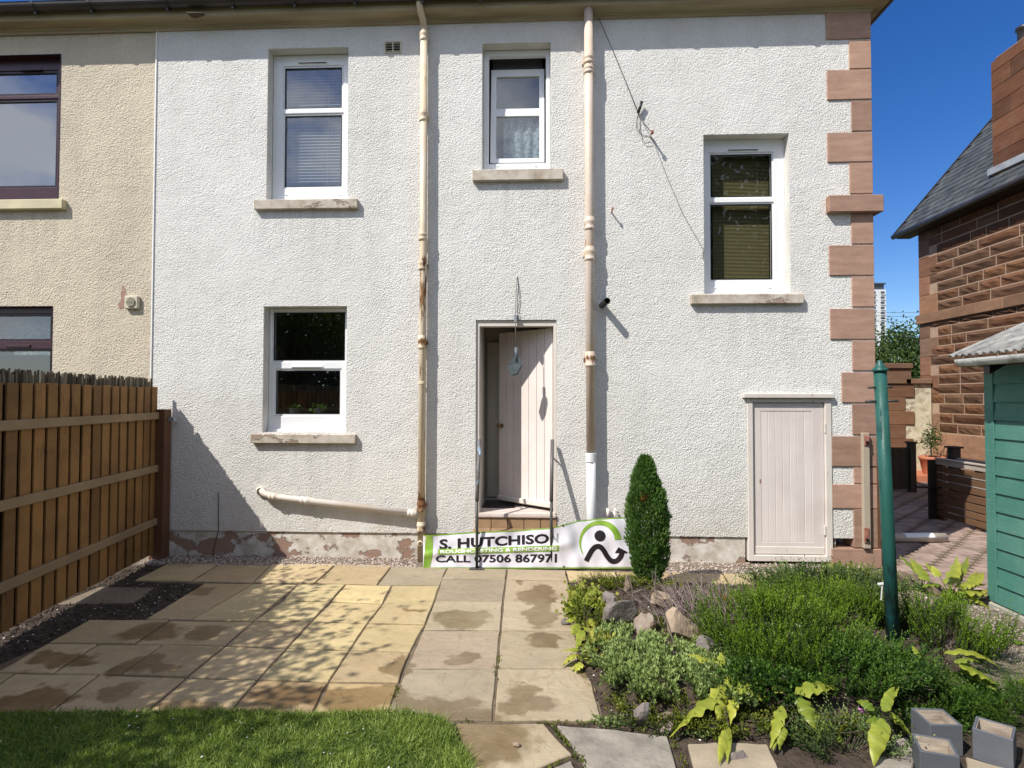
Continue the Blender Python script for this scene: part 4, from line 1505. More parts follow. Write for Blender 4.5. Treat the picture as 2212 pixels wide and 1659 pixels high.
def lettering(txt, x0, x1, yt0, yb0, yt1, yb1, mat, out, bold=.012, keep=None):
    """flat text fitted between x0..x1; top/bottom edges slide from (yt0,yb0) at the start to (yt1,yb1) at the end"""
    cu = bpy.data.curves.new('lettering', 'FONT')
    cu.body = txt
    cu.size = 1
    cu.offset = bold
    cu.resolution_u = 3
    to = bpy.data.objects.new('lettering', cu)
    COL.objects.link(to)
    dg = bpy.context.evaluated_depsgraph_get()
    me = bpy.data.meshes.new_from_object(to.evaluated_get(dg))
    bpy.data.objects.remove(to)
    bm = bmesh.new()
    bm.from_mesh(me)
    bmesh.ops.triangulate(bm, faces=bm.faces)
    long_e = [e for e in bm.edges if e.calc_length() > .12]
    bmesh.ops.subdivide_edges(bm, edges=long_e, cuts=4)
    bmesh.ops.triangulate(bm, faces=bm.faces)
    co = np.array([v.co[:2] for v in bm.verts])
    lo, hi = co.min(0), co.max(0)
    for v in bm.verts:
        u = (v.co.x - lo[0]) / (hi[0] - lo[0])
        w = (v.co.y - lo[1]) / (hi[1] - lo[1])
        x = x0 + (x1 - x0) * u
        t, b = yt0 + (yt1 - yt0) * u, yb0 + (yb1 - yb0) * u
        v.co = ban_pt(x, b + (t - b) * w, out) - WL[ban]
    bm.to_mesh(me)
    bm.free()
    me.materials.clear()
    me.materials.append(MAT[mat])
    ob = bpy.data.objects.new('lettering', me)
    ob['kind'] = 'stuff'
    return reg(ob, ban)


lettering('S. HUTCHISO', 949, 1186, 1165, 1187, 1152.5, 1173.5, 'ink', .0045, .034)
lettering('N', 1190, 1206, 1152.5, 1173, 1152, 1172.5, 'inkgrey', .0045, .034)
lettering('ROUGHCASTING & RENDERING', 951, 1203, 1188.3, 1196, 1180.6, 1188.3, 'inkwhite', .0065, .03)
lettering('CALL 07506 867971', 941, 1203, 1200, 1215, 1196, 1215.5, 'ink', .0045, .028)


# emblem: ring, head, winding arrow
def cir(cx_, cy_, r, a0, a1, n):
    return [(cx_ + r * math.cos(a0 + (a1 - a0) * i / n), cy_ - r * math.sin(a0 + (a1 - a0) * i / n)) for i in range(n + 1)]


def ecir(rx, ry, a0, a1, n, c=(1294, 1171)):
    return [(c[0] + rx * math.cos(a0 + (a1 - a0) * i / n), c[1] - ry * math.sin(a0 + (a1 - a0) * i / n)) for i in range(n + 1)]


nn = 40
a0, a1 = math.radians(8), math.radians(215)
A, B = [], []
for i in range(nn + 1):
    a = a0 + (a1 - a0) * i / nn
    wd = 13 * (1 - i / nn) ** .8 + 1.5
    A.append((1297 + 46 * math.cos(a), 1171 - 47 * math.sin(a)))
    B.append((1297 + (46 - wd) * math.cos(a), 1171 - (47 - wd) * math.sin(a)))
ban_strip('emblem_ring', A, B, 'inkgreen', .0045)
ring = cir(1296, 1157.5, 12, 0, 2 * math.pi, 20)
ctr = [(1296, 1157.5)] * 21
ban_strip('emblem_head', ring, ctr, 'ink', .006)
mid = [(1266, 1212), (1272, 1200), (1279, 1188), (1287, 1181), (1296, 1181), (1304, 1189), (1311, 1201), (1320, 1211), (1331, 1212), (1340, 1203), (1344, 1192)]
# smooth the line
sp = []
for i in range(len(mid) - 1):
    p0_, p1_, p2_, p3_ = [Vector((*mid[min(max(k, 0), len(mid) - 1)], 0)) for k in (i - 1, i, i + 1, i + 2)]
    for s_ in range(5):
        t = s_ / 5
        sp.append(.5 * ((2 * p1_) + (p2_ - p0_) * t + (2 * p0_ - 5 * p1_ + 4 * p2_ - p3_) * t * t + (3 * p1_ - p0_ - 3 * p2_ + p3_) * t ** 3))
A, B = [], []
for i, p in enumerate(sp):
    d_ = (sp[min(i + 1, len(sp) - 1)] - sp[max(i - 1, 0)]).normalized()
    n_ = Vector((-d_.y, d_.x, 0)) * 5.4
    A.append((p.x + n_.x, p.y + n_.y))
    B.append((p.x - n_.x, p.y - n_.y))
ban_strip('emblem_arrow', A, B, 'ink', .006)
ban_strip('emblem_arrow_head', [(1329, 1193), (1336, 1182), (1355, 1192)], [(1329, 1195), (1342, 1195), (1355, 1195)], 'ink', .0062)
for x, y in ((1034, 1151), (1034, 1224.5), (1216, 1135), (1218, 1224)):
    p = ban_pt(x, y, .004)
    MB().lathe([(.004, 0), (.004, .002), (.010, .002), (.010, 0)], p, 10, (0, -1, 0)).build('eyelet', 'brass', ban)

# ------------------------------------------------------------------ loose cables and the hanging lamp
lampt = thing('hanging_floodlight', 'grey floodlight dangling on its cord in front of the open door', 'lamp', tuple(PY(1112, 790, -.06)))
MB().tube([PY(1117, 597, -.002), PY(1116, 612, -.016), PY(1114.5, 640, -.014), PY(1114, 670, -.016), PY(1115, 690, -.04)], .0035, 6).tube([PY(1117.5, 597, -.003), PY(1120, 625, -.014), PY(1122, 645, -.014), PY(1119, 668, -.014), PY(1118, 690, -.03)], .0035, 6).tube([PY(1113.5, 700, -.055), PY(1113.5, 720, -.058), PY(1114.5, 750, -.06)], .0045, 6).build('cord', 'cable', lampt, smooth=True)
a = rect(1110.5, 680, 1117, 697, -.03)
MB().box(a[0], a[1], -.055, -.002, a[2], a[3]).build('clip', 'galv', lampt, bevel=.004)
c = PY(1115.5, 764, -.06)
MB().tube([PY(1115, 750, -.06), PY(1117, 782, -.06)], [.022, .02], 12).build('stem', 'lamp', lampt, smooth=True)
def lamp_plate(name, pts, Yf, Yb, mat):
    k = len(pts)
    vs = [tuple(PY(x, y, Yf)) for x, y in pts] + [tuple(PY(x, y, Yb)) for x, y in pts]
    return MB().add(vs, [tuple(range(k)), tuple(range(2 * k - 1, k - 1, -1))] + [(i, (i + 1) % k, k + (i + 1) % k, k + i) for i in range(k)]).build(name, mat, lampt, weld=True)


lamp_plate('housing', [(1101, 784), (1108, 772), (1118, 768), (1126, 777), (1128, 790), (1119, 809), (1105, 813), (1096, 790)], -.075, -.045, 'lamp')
lamp_plate('lens', [(1098.5, 790), (1111, 786), (1125.5, 789.5), (1117.5, 806.5), (1105.5, 810)], -.080, -.0752, 'lens')

cab = thing('loose_cable', 'thin grey cable running down the wall from the eaves to a loose black connector', 'cable', tuple(PY(1380, 240, 0)))
pth = [PY(1293, 38, -.03), PY(1320, 100, -.02), PY(1350, 173, -.018), PY(1379, 245, -.02)]
MB().tube(pth, .0042, 6).build('wire', 'cable', cab, smooth=True)
MB().tube([PY(1386.5, 219, -.045), PY(1378.5, 244, -.03)], .016, 10).build('connector', 'black', cab, smooth=True)
MB().tube([PY(1379, 246, -.02), PY(1374, 262, -.05), PY(1376, 282, -.06), PY(1388, 294, -.055), PY(1403, 297, -.04)], .003, 6).tube([PY(1379, 246, -.02), PY(1376, 272, -.03), PY(1384, 290, -.045), PY(1400, 294, -.03)], .003, 6).tube([PY(1380, 246, -.02), PY(1392, 268, -.05), PY(1407, 285, -.06)], .0045, 6).build('loop', 'cable', cab, smooth=True)
MB().tube([PY(1404, 294, 0), PY(1409, 283, -.13)], .012, 8).build('wall_spike', 'branch', cab, smooth=True)
MB().tube([PY(1409.5, 281, -.13), PY(1409, 289, -.125)], .015, 8).build('insulator', 'latch', cab, smooth=True)
MB().tube([PY(1408, 296, -.01), PY(1440, 380, -.005), PY(1475, 462, -.005), PY(1520, 540, -.005), PY(1518, 560, -.004)], .0028, 5).build('wire', 'cable', cab, smooth=True)

# ------------------------------------------------------------------ plants
def soilpt(x, y):
    """ground point of a view pixel on the raised bed"""
    p = G(x, y, .08)
    return Vector((p.x, p.y, bz(p.x, p.y)))


# columnar conifer
cb = soilpt(1402, 1262)
cyp = thing('conifer', 'narrow green columnar conifer standing before the banner', 'conifer', tuple(cb))
H = PY(1393, 990, cb.y).z - cb.z
MB().tube([cb - Vector((0, 0, .05)), cb + Vector((0, 0, .5))], .03, 8).build('trunk', 'bark', cyp)
n = 15000
t = rng.random(n) ** .85
prof = np.interp(t, [0, .04, .12, .28, .5, .66, .8, .9, .97, 1], [.46, .62, .80, .96, 1.0, .86, .62, .42, .24, .08]) * .172
ang = rng.random(n) * 2 * np.pi
lump = 1 + .10 * np.sin(ang * 5 + t * 14) + .08 * np.sin(ang * 3 - t * 23) + .05 * np.sin(ang * 11 + t * 40)
r = prof * lump * (1 - rng.random(n) ** 2.2 * .5)
C = np.column_stack([cb.x + r * np.cos(ang) - .03 * t, cb.y + r * np.sin(ang), cb.z + .03 + t * (H - .03)])
D = np.column_stack([np.cos(ang) * .55, np.sin(ang) * .55, np.full(n, .9)]) + rng.normal(0, .3, (n, 3))
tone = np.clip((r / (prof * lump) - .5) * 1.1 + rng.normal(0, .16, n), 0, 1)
V, F, T = leaf_arrays(C, D, .03 + rng.random(n) * .03, .011, tone, .1)
np_obj('foliage', V, F, 'cypress', cyp, T)
# patch of dead needles
n = 34
th = -1.9 + rng.normal(0, .12, n)
zz = H * .70 + rng.normal(0, .02, n)
rr_ = .148
C = np.column_stack([cb.x - .02 + rr_ * np.cos(th), cb.y + rr_ * np.sin(th), cb.z + zz])
D = np.column_stack([np.cos(th) * .5, np.sin(th) * .8, rng.normal(.5, .4, n)])
V, F, T = leaf_arrays(C, D, .035, .012, np.full(n, .5), .1)
MAT['deadn'] = m_leaf('dead_needles', (.30, .10, .03), (.40, .16, .06), .1)
np_obj('dead_patch', V, F, 'deadn', cyp, T)


# upright needle shoots in a mound (heath)
def mound(name, label, cat, px_, py_, rx, ry, h, nshoot, mat, needles=26, shoot=(.10, .2), nl=.020, nw=.0042, lean=.4, stemtone=.25, clump=.55, base=None, tonebase=.45, wild=.22):
    c = soilpt(px_, py_) if base is None else Vector((base[0], base[1], bz(*base[:2])))
    o = thing(name, label, cat, tuple(c))
    nc = max(6, int(nshoot / 16))
    a = rng.random(nc) * 2 * np.pi
    rr = np.sqrt(rng.random(nc)) * (.95 + .12 * rng.random(nc))
    K = rng.integers(0, nc, nshoot)
    sp = clump / np.sqrt(nc)
    ux, uy = (rr * np.cos(a))[K] + rng.normal(0, sp, nshoot), (rr * np.sin(a))[K] + rng.normal(0, sp, nshoot)
    rr = np.clip(np.hypot(ux, uy), 0, 1)
    ch_, ct_ = rng.normal(0, .16, nc)[K], rng.normal(0, .22, nc)[K]
    lum = ct_ + .6 * np.array([mnoise.noise(Vector((c.x + x * rx * 1.2, c.y + y * ry * 1.2, 1.5)) * 5) for x, y in zip(ux, uy)])
    topz = h * np.sqrt(np.clip(1 - rr ** 2, 0.03, 1)) * (1 + .2 * lum + ch_)
    L = shoot[0] + rng.random(nshoot) * (shoot[1] - shoot[0])
    B = np.column_stack([c.x + ux * rx, c.y + uy * ry, c.z + np.maximum(topz - L * .75, 0)])
    D = unit(np.column_stack([ux * lean * 1.5, uy * lean * 1.5, np.full(nshoot, 1.)]) + rng.normal(0, wild, (nshoot, 3)))
    # needles along each shoot
    k = needles
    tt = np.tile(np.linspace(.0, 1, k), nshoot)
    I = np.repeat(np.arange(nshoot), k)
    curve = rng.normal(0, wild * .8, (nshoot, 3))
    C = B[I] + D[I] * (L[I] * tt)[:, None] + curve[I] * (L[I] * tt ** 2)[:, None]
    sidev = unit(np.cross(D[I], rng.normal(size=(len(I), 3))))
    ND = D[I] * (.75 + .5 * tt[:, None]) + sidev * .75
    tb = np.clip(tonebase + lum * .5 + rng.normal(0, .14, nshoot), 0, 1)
    tone = np.clip(tb[I] * (.08 + 1.25 * tt ** 1.4) + rng.normal(0, .08, len(I)), 0, 1)  # pale tips; shade inside the bush is put into the tone towards the base
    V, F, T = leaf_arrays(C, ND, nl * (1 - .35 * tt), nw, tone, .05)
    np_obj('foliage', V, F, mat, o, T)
    # stems
    ns = min(nshoot, 260)
    m = MB()
    for i in range(0, ns):
        q = i * nshoot // ns
        m.tube([(c.x + ux[q] * rx * .5, c.y + uy[q] * ry * .5, c.z - .01), tuple(B[q] + D[q] * L[q] * .3)], .0022, 4, False)
    so = m.build('stems', 'bark', o)
    return o, c


def blooms(o, pts, mat, r=.008, n=9):
    for (x, y, Y) in pts:
        p = PY(x, y, Y)
        P = np.array(p)[None] + rng.normal(0, r * .8, (n, 3))
        D = rng.normal(size=(n, 3)) + np.array([0, -1, .8])
        V, F, T = leaf_arrays(P, D, r * 1.4, r * 1.1, np.ones(n))
        np_obj('flower_head', V, F, mat, o)


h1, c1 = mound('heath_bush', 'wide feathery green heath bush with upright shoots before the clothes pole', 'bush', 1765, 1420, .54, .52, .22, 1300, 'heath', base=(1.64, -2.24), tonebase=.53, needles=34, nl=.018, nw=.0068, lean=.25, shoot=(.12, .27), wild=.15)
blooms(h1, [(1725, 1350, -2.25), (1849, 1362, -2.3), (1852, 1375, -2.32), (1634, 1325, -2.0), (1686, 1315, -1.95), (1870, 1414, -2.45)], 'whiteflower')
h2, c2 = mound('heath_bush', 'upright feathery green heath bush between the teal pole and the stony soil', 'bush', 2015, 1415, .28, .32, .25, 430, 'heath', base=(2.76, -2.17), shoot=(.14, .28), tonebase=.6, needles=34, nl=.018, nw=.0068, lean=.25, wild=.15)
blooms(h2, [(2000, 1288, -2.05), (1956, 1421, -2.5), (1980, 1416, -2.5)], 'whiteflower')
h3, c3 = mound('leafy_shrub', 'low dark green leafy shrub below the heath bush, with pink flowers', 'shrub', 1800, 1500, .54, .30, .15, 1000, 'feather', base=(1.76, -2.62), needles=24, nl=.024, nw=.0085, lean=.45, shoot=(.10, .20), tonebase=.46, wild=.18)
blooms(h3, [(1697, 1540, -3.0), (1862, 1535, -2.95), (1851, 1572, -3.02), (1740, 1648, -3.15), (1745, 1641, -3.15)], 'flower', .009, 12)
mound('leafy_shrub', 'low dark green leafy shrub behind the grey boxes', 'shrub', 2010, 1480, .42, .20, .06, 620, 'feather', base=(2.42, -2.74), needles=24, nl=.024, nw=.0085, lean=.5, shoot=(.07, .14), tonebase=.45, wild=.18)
mound('feathery_plant', 'bright green thread leaved plant sprawling at the stony soil edge', 'plant', 2150, 1500, .34, .24, .13, 700, 'feather', base=(2.86, -2.83), needles=22, shoot=(.14, .28), nl=.03, nw=.0026, lean=1.2, tonebase=.72)
mound('silvery_plant', 'small grey green plant with pink flowers at the bottom path edge', 'plant', 1750, 1630, .17, .12, .14, 260, 'sage', needles=16, base=(1.55, -3.22), nl=.02, nw=.008, lean=.7, tonebase=.2)
mound('door_shrub', 'scrubby small leaved bush in front of the pink cupboard door', 'bush', 1780, 1262, .66, .26, .14, 850, 'sage', needles=14, shoot=(.08, .18), nl=.024, nw=.011, lean=.8, base=(2.6, -.98), tonebase=.22)
mound('ivy_patch', 'ivy patch with some yellow leaves beside the corner base stone', 'ivy', 1800, 1225, .28, .16, .16, 160, 'ivy', needles=5, shoot=(.08, .16), nl=.045, nw=.04, lean=.8, base=(2.88, -.75), tonebase=.25)
mound('sedum_mat', 'grey green fleshy leaved ground plant in front of the rocks', 'plant', 1360, 1460, .36, .40, .045, 1300, 'sage', needles=9, shoot=(.03, .06), nl=.036, nw=.011, lean=.5, base=(.82, -2.60), tonebase=.85)
mound('sedum_mat', 'dark rosette leaved ground plant beside the yellow fronds', 'plant', 1440, 1490, .20, .24, .06, 420, 'sage', needles=9, shoot=(.035, .07), nl=.04, nw=.013, lean=.6, base=(1.07, -2.80), tonebase=.5)
mound('moss_patch', 'yellow green mossy growth along the lower bed edge', 'moss', 1400, 1555, .42, .20, .045, 1100, 'moss', needles=8, shoot=(.02, .05), nl=.016, nw=.007, lean=.6, base=(.82, -2.98), tonebase=.45)
mound('moss_patch', 'yellow green mossy growth round the foot of the conifer', 'moss', 1330, 1290, .34, .17, .05, 700, 'moss', needles=8, shoot=(.02, .06), nl=.018, nw=.008, lean=.6, base=(.88, -1.12), tonebase=.5)
mound('moss_patch', 'mossy tuft below the big grey rock', 'moss', 1340, 1385, .22, .12, .045, 420, 'moss', needles=8, shoot=(.02, .05), nl=.016, nw=.006, lean=.6, base=(.72, -1.98), tonebase=.4)
mound('grass_tuft', 'thin wiry grass tuft under the round tan rock', 'grass tuft', 1460, 1400, .10, .08, .09, 120, 'moss', needles=10, shoot=(.08, .14), nl=.03, nw=.002, lean=1.3, base=(1.03, -2.18), tonebase=.6)

mound('sedum_mat', 'pale green fleshy ground plant nearest the path slabs', 'plant', 1300, 1420, .24, .42, .035, 760, 'sage', needles=9, shoot=(.03, .07), nl=.034, nw=.011, lean=.5, base=(.58, -2.48), tonebase=.85)
mound('weed_clump', 'low leafy weeds under the fern on the sandy flag edge', 'weeds', 1530, 1590, .20, .08, .06, 160, 'moss', needles=7, shoot=(.03, .08), nl=.022, nw=.012, lean=.6, base=(1.12, -3.1), tonebase=.4)
mound('weed_clump', 'shaded low weeds between the hanging fronds and the grey boxes', 'weeds', 1850, 1600, .30, .12, .07, 260, 'feather', needles=8, shoot=(.03, .08), nl=.022, nw=.010, lean=.6, base=(1.95, -2.99), tonebase=.4)
mound('weed_clump', 'dark leafy weeds behind the drooping yellow fern', 'weeds', 1600, 1520, .26, .16, .12, 420, 'feather', needles=9, shoot=(.05, .1), nl=.028, nw=.014, lean=.6, base=(1.28, -2.86), tonebase=.35)
mound('weed_clump', 'mixed low weeds at the edge of the sandy flag, behind the wilting tips', 'weeds', 1690, 1590, .26, .09, .06, 260, 'moss', needles=8, shoot=(.03, .08), nl=.024, nw=.011, lean=.7, base=(1.50, -3.04), tonebase=.3)
mound('weed_clump', 'sparse mossy weeds before the lone dark rock by the grey flag', 'weeds', 1380, 1560, .30, .08, .035, 240, 'sage', needles=8, shoot=(.02, .05), nl=.022, nw=.009, lean=.8, base=(.70, -3.06), tonebase=.4)
n = 2600
P = scatter(BED, n)
C = np.column_stack([P, bed_h(P) + .004])
D = np.column_stack([rng.normal(size=(n, 2)), rng.normal(.25, .25, n)])
V, F, T = leaf_arrays(C, D, .02 + rng.random(n) * .02, .010, np.clip(rng.normal(.3, .3, n), 0, 1), .15)
MAT['litter'] = m_leaf('brown_leaf_litter', (.06, .038, .022), (.34, .24, .13), .1, .8)
o = np_obj('leaf_litter', V, F, 'litter', tone=T)
o['kind'] = 'stuff'

# bare twigs of a dead heather
tw = soilpt(1530, 1345)
dead = thing('dead_heather', 'dead heather with bare grey purple twigs', 'dead shrub', tuple(tw))
m = MB()
tones = []
for i in range(430):
    bx, by = tw.x + rng.normal(0, .20), tw.y + rng.normal(.05, .20)
    z0_ = bz(bx, by)
    a = rng.normal(1.9, .9)
    ln = .12 + random.random() * .22
    el = .35 + random.random() * .75
    p0_ = Vector((bx, by, z0_))
    d_ = Vector((math.cos(a) * math.cos(el), math.sin(a) * math.cos(el) * .8, math.sin(el)))
    p1_ = p0_ + d_ * ln * .55 + Vector((0, 0, .01))
    p2_ = p0_ + d_ * ln + Vector((rng.normal(0, .02), rng.normal(0, .02), -.015))
    rr0 = .0022 + random.random() * .0024
    m.tube([p0_, p1_, p2_], [rr0, rr0 * .8, rr0 * .45], 4, False)
    tones += [np.clip(rng.normal(.5, .25), 0, 1)] * 12
o = m.build('twigs', 'twig', dead)
o['kind'] = 'stuff'
at = o.data.attributes.new('tone', 'FLOAT', 'POINT')
at.data.foreach_set('value', np.array(tones, dtype=np.float32))
# rusty dead clump among them
n = 700
c = soilpt(1568, 1325)
C = np.array(c)[None] + rng.normal(0, 1, (n, 3)) * np.array([.055, .05, .03]) + np.array([0, 0, .05])
V, F, T = leaf_arrays(C, rng.normal(size=(n, 3)), .03, .004, np.clip(rng.normal(.35, .25, n), 0, 1))
np_obj('withered_clump', V, F, 'deadn', dead, T)


# strap leaved ferns
def frond(parent, base, tip, width, arch, tone, wav=.055):
    base, tip = Vector(base), Vector(tip)
    mid = (base + tip) / 2 + Vector((0, 0, arch))
    n = 24
    d0 = (tip - base)
    side0 = Vector((-d0.y, d0.x, 0))
    side0 = side0.normalized() if side0.length > 1e-4 else Vector((1, 0, 0))
    V, T = [], []
    ph = random.random() * 6
    tw_ = random.uniform(-.9, .9)
    for i in range(n + 1):
        t = i / n
        p = base * (1 - t) ** 2 + mid * 2 * t * (1 - t) + tip * t * t
        dv = ((mid - base) * (1 - t) + (tip - mid) * t).normalized()
        sd = (side0 - dv * side0.dot(dv)).normalized()
        up = sd.cross(dv)
        sd = (sd * math.cos(tw_ * t) + up * math.sin(tw_ * t)).normalized()
        up = sd.cross(dv)
        w = width * .5 * min(1, t * 5 + .15) * (1 - max(0, (t - .45) / .55) ** 1.7) + .002
        q = 1 + wav * math.sin(i * .8 + ph) + .03 * math.sin(i * 2.2)
        lift = .26 * w * math.sin(i * 1.05 + ph)
        V += [p - sd * w * q + up * (w * .55 + lift), p, p + sd * w * (2 - q) + up * (w * .55 - lift)]
        tv = min(1, max(0, tone + .25 * (t - .5) + random.uniform(-.06, .06)))
        rip = .12 * math.sin(i * 2.4 + ph)
        T += [min(1, max(0, tv + rip)), tv * .7, min(1, max(0, tv * .92 - rip))]
    F = []
    for i in range(n):
        for k in range(2):
            F.append((i * 3 + k, i * 3 + k + 1, i * 3 + k + 4, i * 3 + k + 3))
    return np_obj('frond', np.array([tuple(v) for v in V]), np.array(F), 'fern', parent, T, smooth=True)


def fern(label, c_px, leaves):
    """leaves: base px, base height, tip px, tip height, width, arch, tone"""
    c = soilpt(*c_px)
    o = thing('fern', label, 'fern', tuple(c), 'strap leaved ferns in the bed')
    for (bx, by, bh, tx, ty, tz, w, arch, tone) in leaves:
        frond(o, G(bx, by, bh), G(tx, ty, tz), w, arch, tone)
        if random.random() < .75:
            jx, jy = random.uniform(-26, 26), random.uniform(-10, 16)
            frond(o, G(bx, by, bh * .8), G(tx + jx, min(ty + jy, 1652), max(tz * .8, .012)), w * random.uniform(.6, .95), arch * .8, min(1, max(0, tone + random.uniform(-.35, .2))))
    # wiry stalks down to the crown
    m = MB()
    for (bx, by, bh, *_) in leaves:
        q = G(bx, by, bh)
        m.tube([c + Vector((0, 0, -.01)), c.lerp(q, .5) + Vector((0, 0, .03)), q], .003, 5, False)
    m.build('stalks', 'bark', o)
    return o


fern('yellow strap leaved fern at the bottom edge of the bed, drooping onto the sandy flag', (1556, 1500),
     [(1549, 1446, .16, 1485, 1413, .16, .055, .05, .75), (1556, 1448, .16, 1558, 1409, .22, .05, .01, .6), (1533, 1464, .14, 1482, 1466, .11, .055, .02, .75),
      (1550, 1497, .13, 1457, 1579, .03, .10, .06, .62), (1556, 1476, .16, 1557, 1560, .05, .095, .05, .8), (1586, 1501, .13, 1576, 1568, .04, .055, .05, .95),
      (1574, 1570, .06, 1554, 1652, .012, .045, .05, .72), (1560, 1482, .15, 1648, 1515, .12, .095, .09, .55), (1571, 1483, .15, 1574, 1460, .2, .05, .0, .85), (1600, 1500, .12, 1640, 1470, .14, .05, .03, .3)])
fern('yellow green strap leaved fern hanging in front of the low dark shrub', (1735, 1530),
     [(1728, 1503, .16, 1764, 1584, .05, .08, .05, .35), (1690, 1524, .14, 1663, 1616, .02, .06, .05, .62), (1694, 1570, .09, 1684, 1616, .02, .04, .03, .55), (1716, 1497, .17, 1811, 1487, .16, .085, .08, .6),
      (1690, 1497, .16, 1664, 1472, .17, .05, .02, .72), (1762, 1540, .1, 1768, 1590, .03, .045, .04, .5)])
fern('strap leaved fern whose long frond hangs beside the grey boxes', (1905, 1560),
     [(1908, 1536, .17, 1932, 1484, .24, .045, .02, .45), (1925, 1538, .17, 1956, 1580, .08, .06, .04, .5), (1908, 1552, .15, 1888, 1655, .015, .08, .06, .58), (1785, 1553, .1, 1790, 1601, .03, .05, .04, .3),
      (1811, 1584, .08, 1827, 1614, .02, .05, .02, .35), (1890, 1535, .17, 1850, 1515, .17, .05, .04, .2), (1905, 1560, .13, 1870, 1560, .1, .05, .04, .15)])
fern('strap leaved fern arching over the thread leaved plant', (2030, 1440),
     [(2038, 1410, .22, 2159, 1440, .13, .045, .10, .7), (2071, 1435, .19, 2162, 1484, .10, .085, .05, .55), (1990, 1420, .2, 1972, 1395, .24, .04, .02, .5), (2060, 1428, .2, 2120, 1432, .2, .05, .05, .35)])
fern('bright yellow green fern beside the teal shed corner', (2055, 1285),
     [(2005, 1255, .24, 1966, 1205, .30, .075, .03, .5), (2050, 1262, .22, 2066, 1203, .32, .10, .0, .7), (2080, 1285, .14, 2137, 1314, .03, .08, .06, .7), (2070, 1278, .18, 2140, 1288, .10, .085, .05, .8),
      (2095, 1262, .2, 2124, 1236, .24, .08, .02, .72), (2055, 1272, .16, 2068, 1305, .05, .075, .05, .92), (2030, 1245, .22, 2011, 1222, .28, .06, .0, .8), (2065, 1268, .2, 2112, 1262, .2, .085, .05, .75),
      (2060, 1280, .16, 2102, 1298, .08, .07, .05, .6), (2030, 1262, .18, 1992, 1268, .2, .07, .04, .3), (2040, 1278, .15, 2025, 1300, .06, .06, .03, .35)])
fern('limp yellow fern on the bed edge beside the path', (1262, 1350),
     [(1240, 1320, .10, 1213, 1313, .06, .07, .03, .6), (1270, 1290, .12, 1294, 1262, .14, .07, .02, .5), (1250, 1295, .12, 1240, 1272, .14, .07, .01, .55), (1275, 1310, .12, 1303, 1302, .12, .06, .03, .6),
      (1245, 1335, .09, 1222, 1342, .05, .07, .03, .65), (1272, 1335, .10, 1286, 1356, .05, .075, .02, .85), (1255, 1360, .08, 1250, 1390, .03, .07, .03, .55), (1262, 1305, .14, 1268, 1280, .18, .06, .0, .4),
      (1245, 1310, .11, 1228, 1295, .1, .06, .02, .7), (1285, 1300, .12, 1300, 1285, .14, .05, .02, .75), (1252, 1345, .08, 1236, 1372, .03, .07, .03, .5)])
fern('wilted yellow fern lowest on the bed edge beside the path', (1258, 1422),
     [(1245, 1412, .06, 1213, 1438, .015, .055, .04, .95), (1265, 1415, .07, 1292, 1396, .1, .07, .02, .75), (1255, 1430, .05, 1241, 1452, .015, .055, .02, 1.0), (1262, 1408, .08, 1268, 1388, .12, .055, .01, .65),
      (1262, 1422, .06, 1284, 1428, .05, .055, .03, .7), (1250, 1405, .07, 1232, 1402, .06, .05, .03, .8)])
mound('bed_weeds', 'small leaved weeds tangled among the limp yellow fern', 'weeds', 1255, 1300, .12, .30, .07, 330, 'moss', needles=7, shoot=(.04, .1), nl=.028, nw=.018, lean=.6, base=(.47, -1.75), tonebase=.4)
mound('ivy_patch', 'limp yellow green leaves sprawling over the bed edge by the path', 'ivy', 1250, 1310, .15, .36, .10, 190, 'ivy', needles=5, shoot=(.05, .12), nl=.05, nw=.035, lean=.9, base=(.43, -1.5), tonebase=.42)
mound('ivy_patch', 'few wilted yellow leaves at the narrow end of the bed edge', 'ivy', 1255, 1410, .10, .16, .06, 50, 'ivy', needles=5, shoot=(.05, .1), nl=.05, nw=.03, lean=.9, base=(.42, -2.3), tonebase=.6)
mound('bed_weeds', 'dry weeds and grass tuft at the front corner of the banner', 'weeds', 1290, 1250, .20, .10, .08, 200, 'moss', needles=10, shoot=(.05, .12), nl=.02, nw=.004, lean=.9, base=(.62, -.92), tonebase=.3)


# ------------------------------------------------------------------ rocks
def rock(label, c_px, w, d_, h, mat, seed, tilt=0, sink=.3, ang=0):
    p = soilpt(*c_px)
    bm = bmesh.new()
    bmesh.ops.create_icosphere(bm, subdivisions=3, radius=1)
    off = Vector((seed * 7.3, seed * 3.1, seed))
    planes = []
    rr = random.Random(seed)
    for i in range(11):
        q = Vector((rr.gauss(0, 1), rr.gauss(0, 1), rr.gauss(0, 1))).normalized()
        planes.append((q, rr.uniform(.45, .78)))
    for v in bm.verts:
        q = v.co.copy()
        for nrm, dist in planes:
            e = q.dot(nrm) - dist
            if e > 0:
                q -= nrm * e * .98
        q *= 1 + .10 * mnoise.noise(q * 2.2 + off) + .07 * mnoise.noise(q * 6 + off)
        v.co = Vector((q.x * w * .53, q.y * d_ * .53, q.z * h * .58))
    M_ = Matrix.Rotation(ang, 4, 'Z') @ Matrix.Rotation(tilt, 4, 'X')
    bmesh.ops.transform(bm, matrix=M_, verts=bm.verts)
    me = bpy.data.meshes.new('rock')
    bm.to_mesh(me)
    bm.free()
    me.materials.append(MAT[mat])
    o = bpy.data.objects.new('rock', me)
    COL.objects.link(o)
    WL[o] = Vector((0, 0, 0))
    o.location = p + Vector((0, 0, h * (.5 - sink)))
    return tag(o, label, 'rock', 'rocks in the rockery')


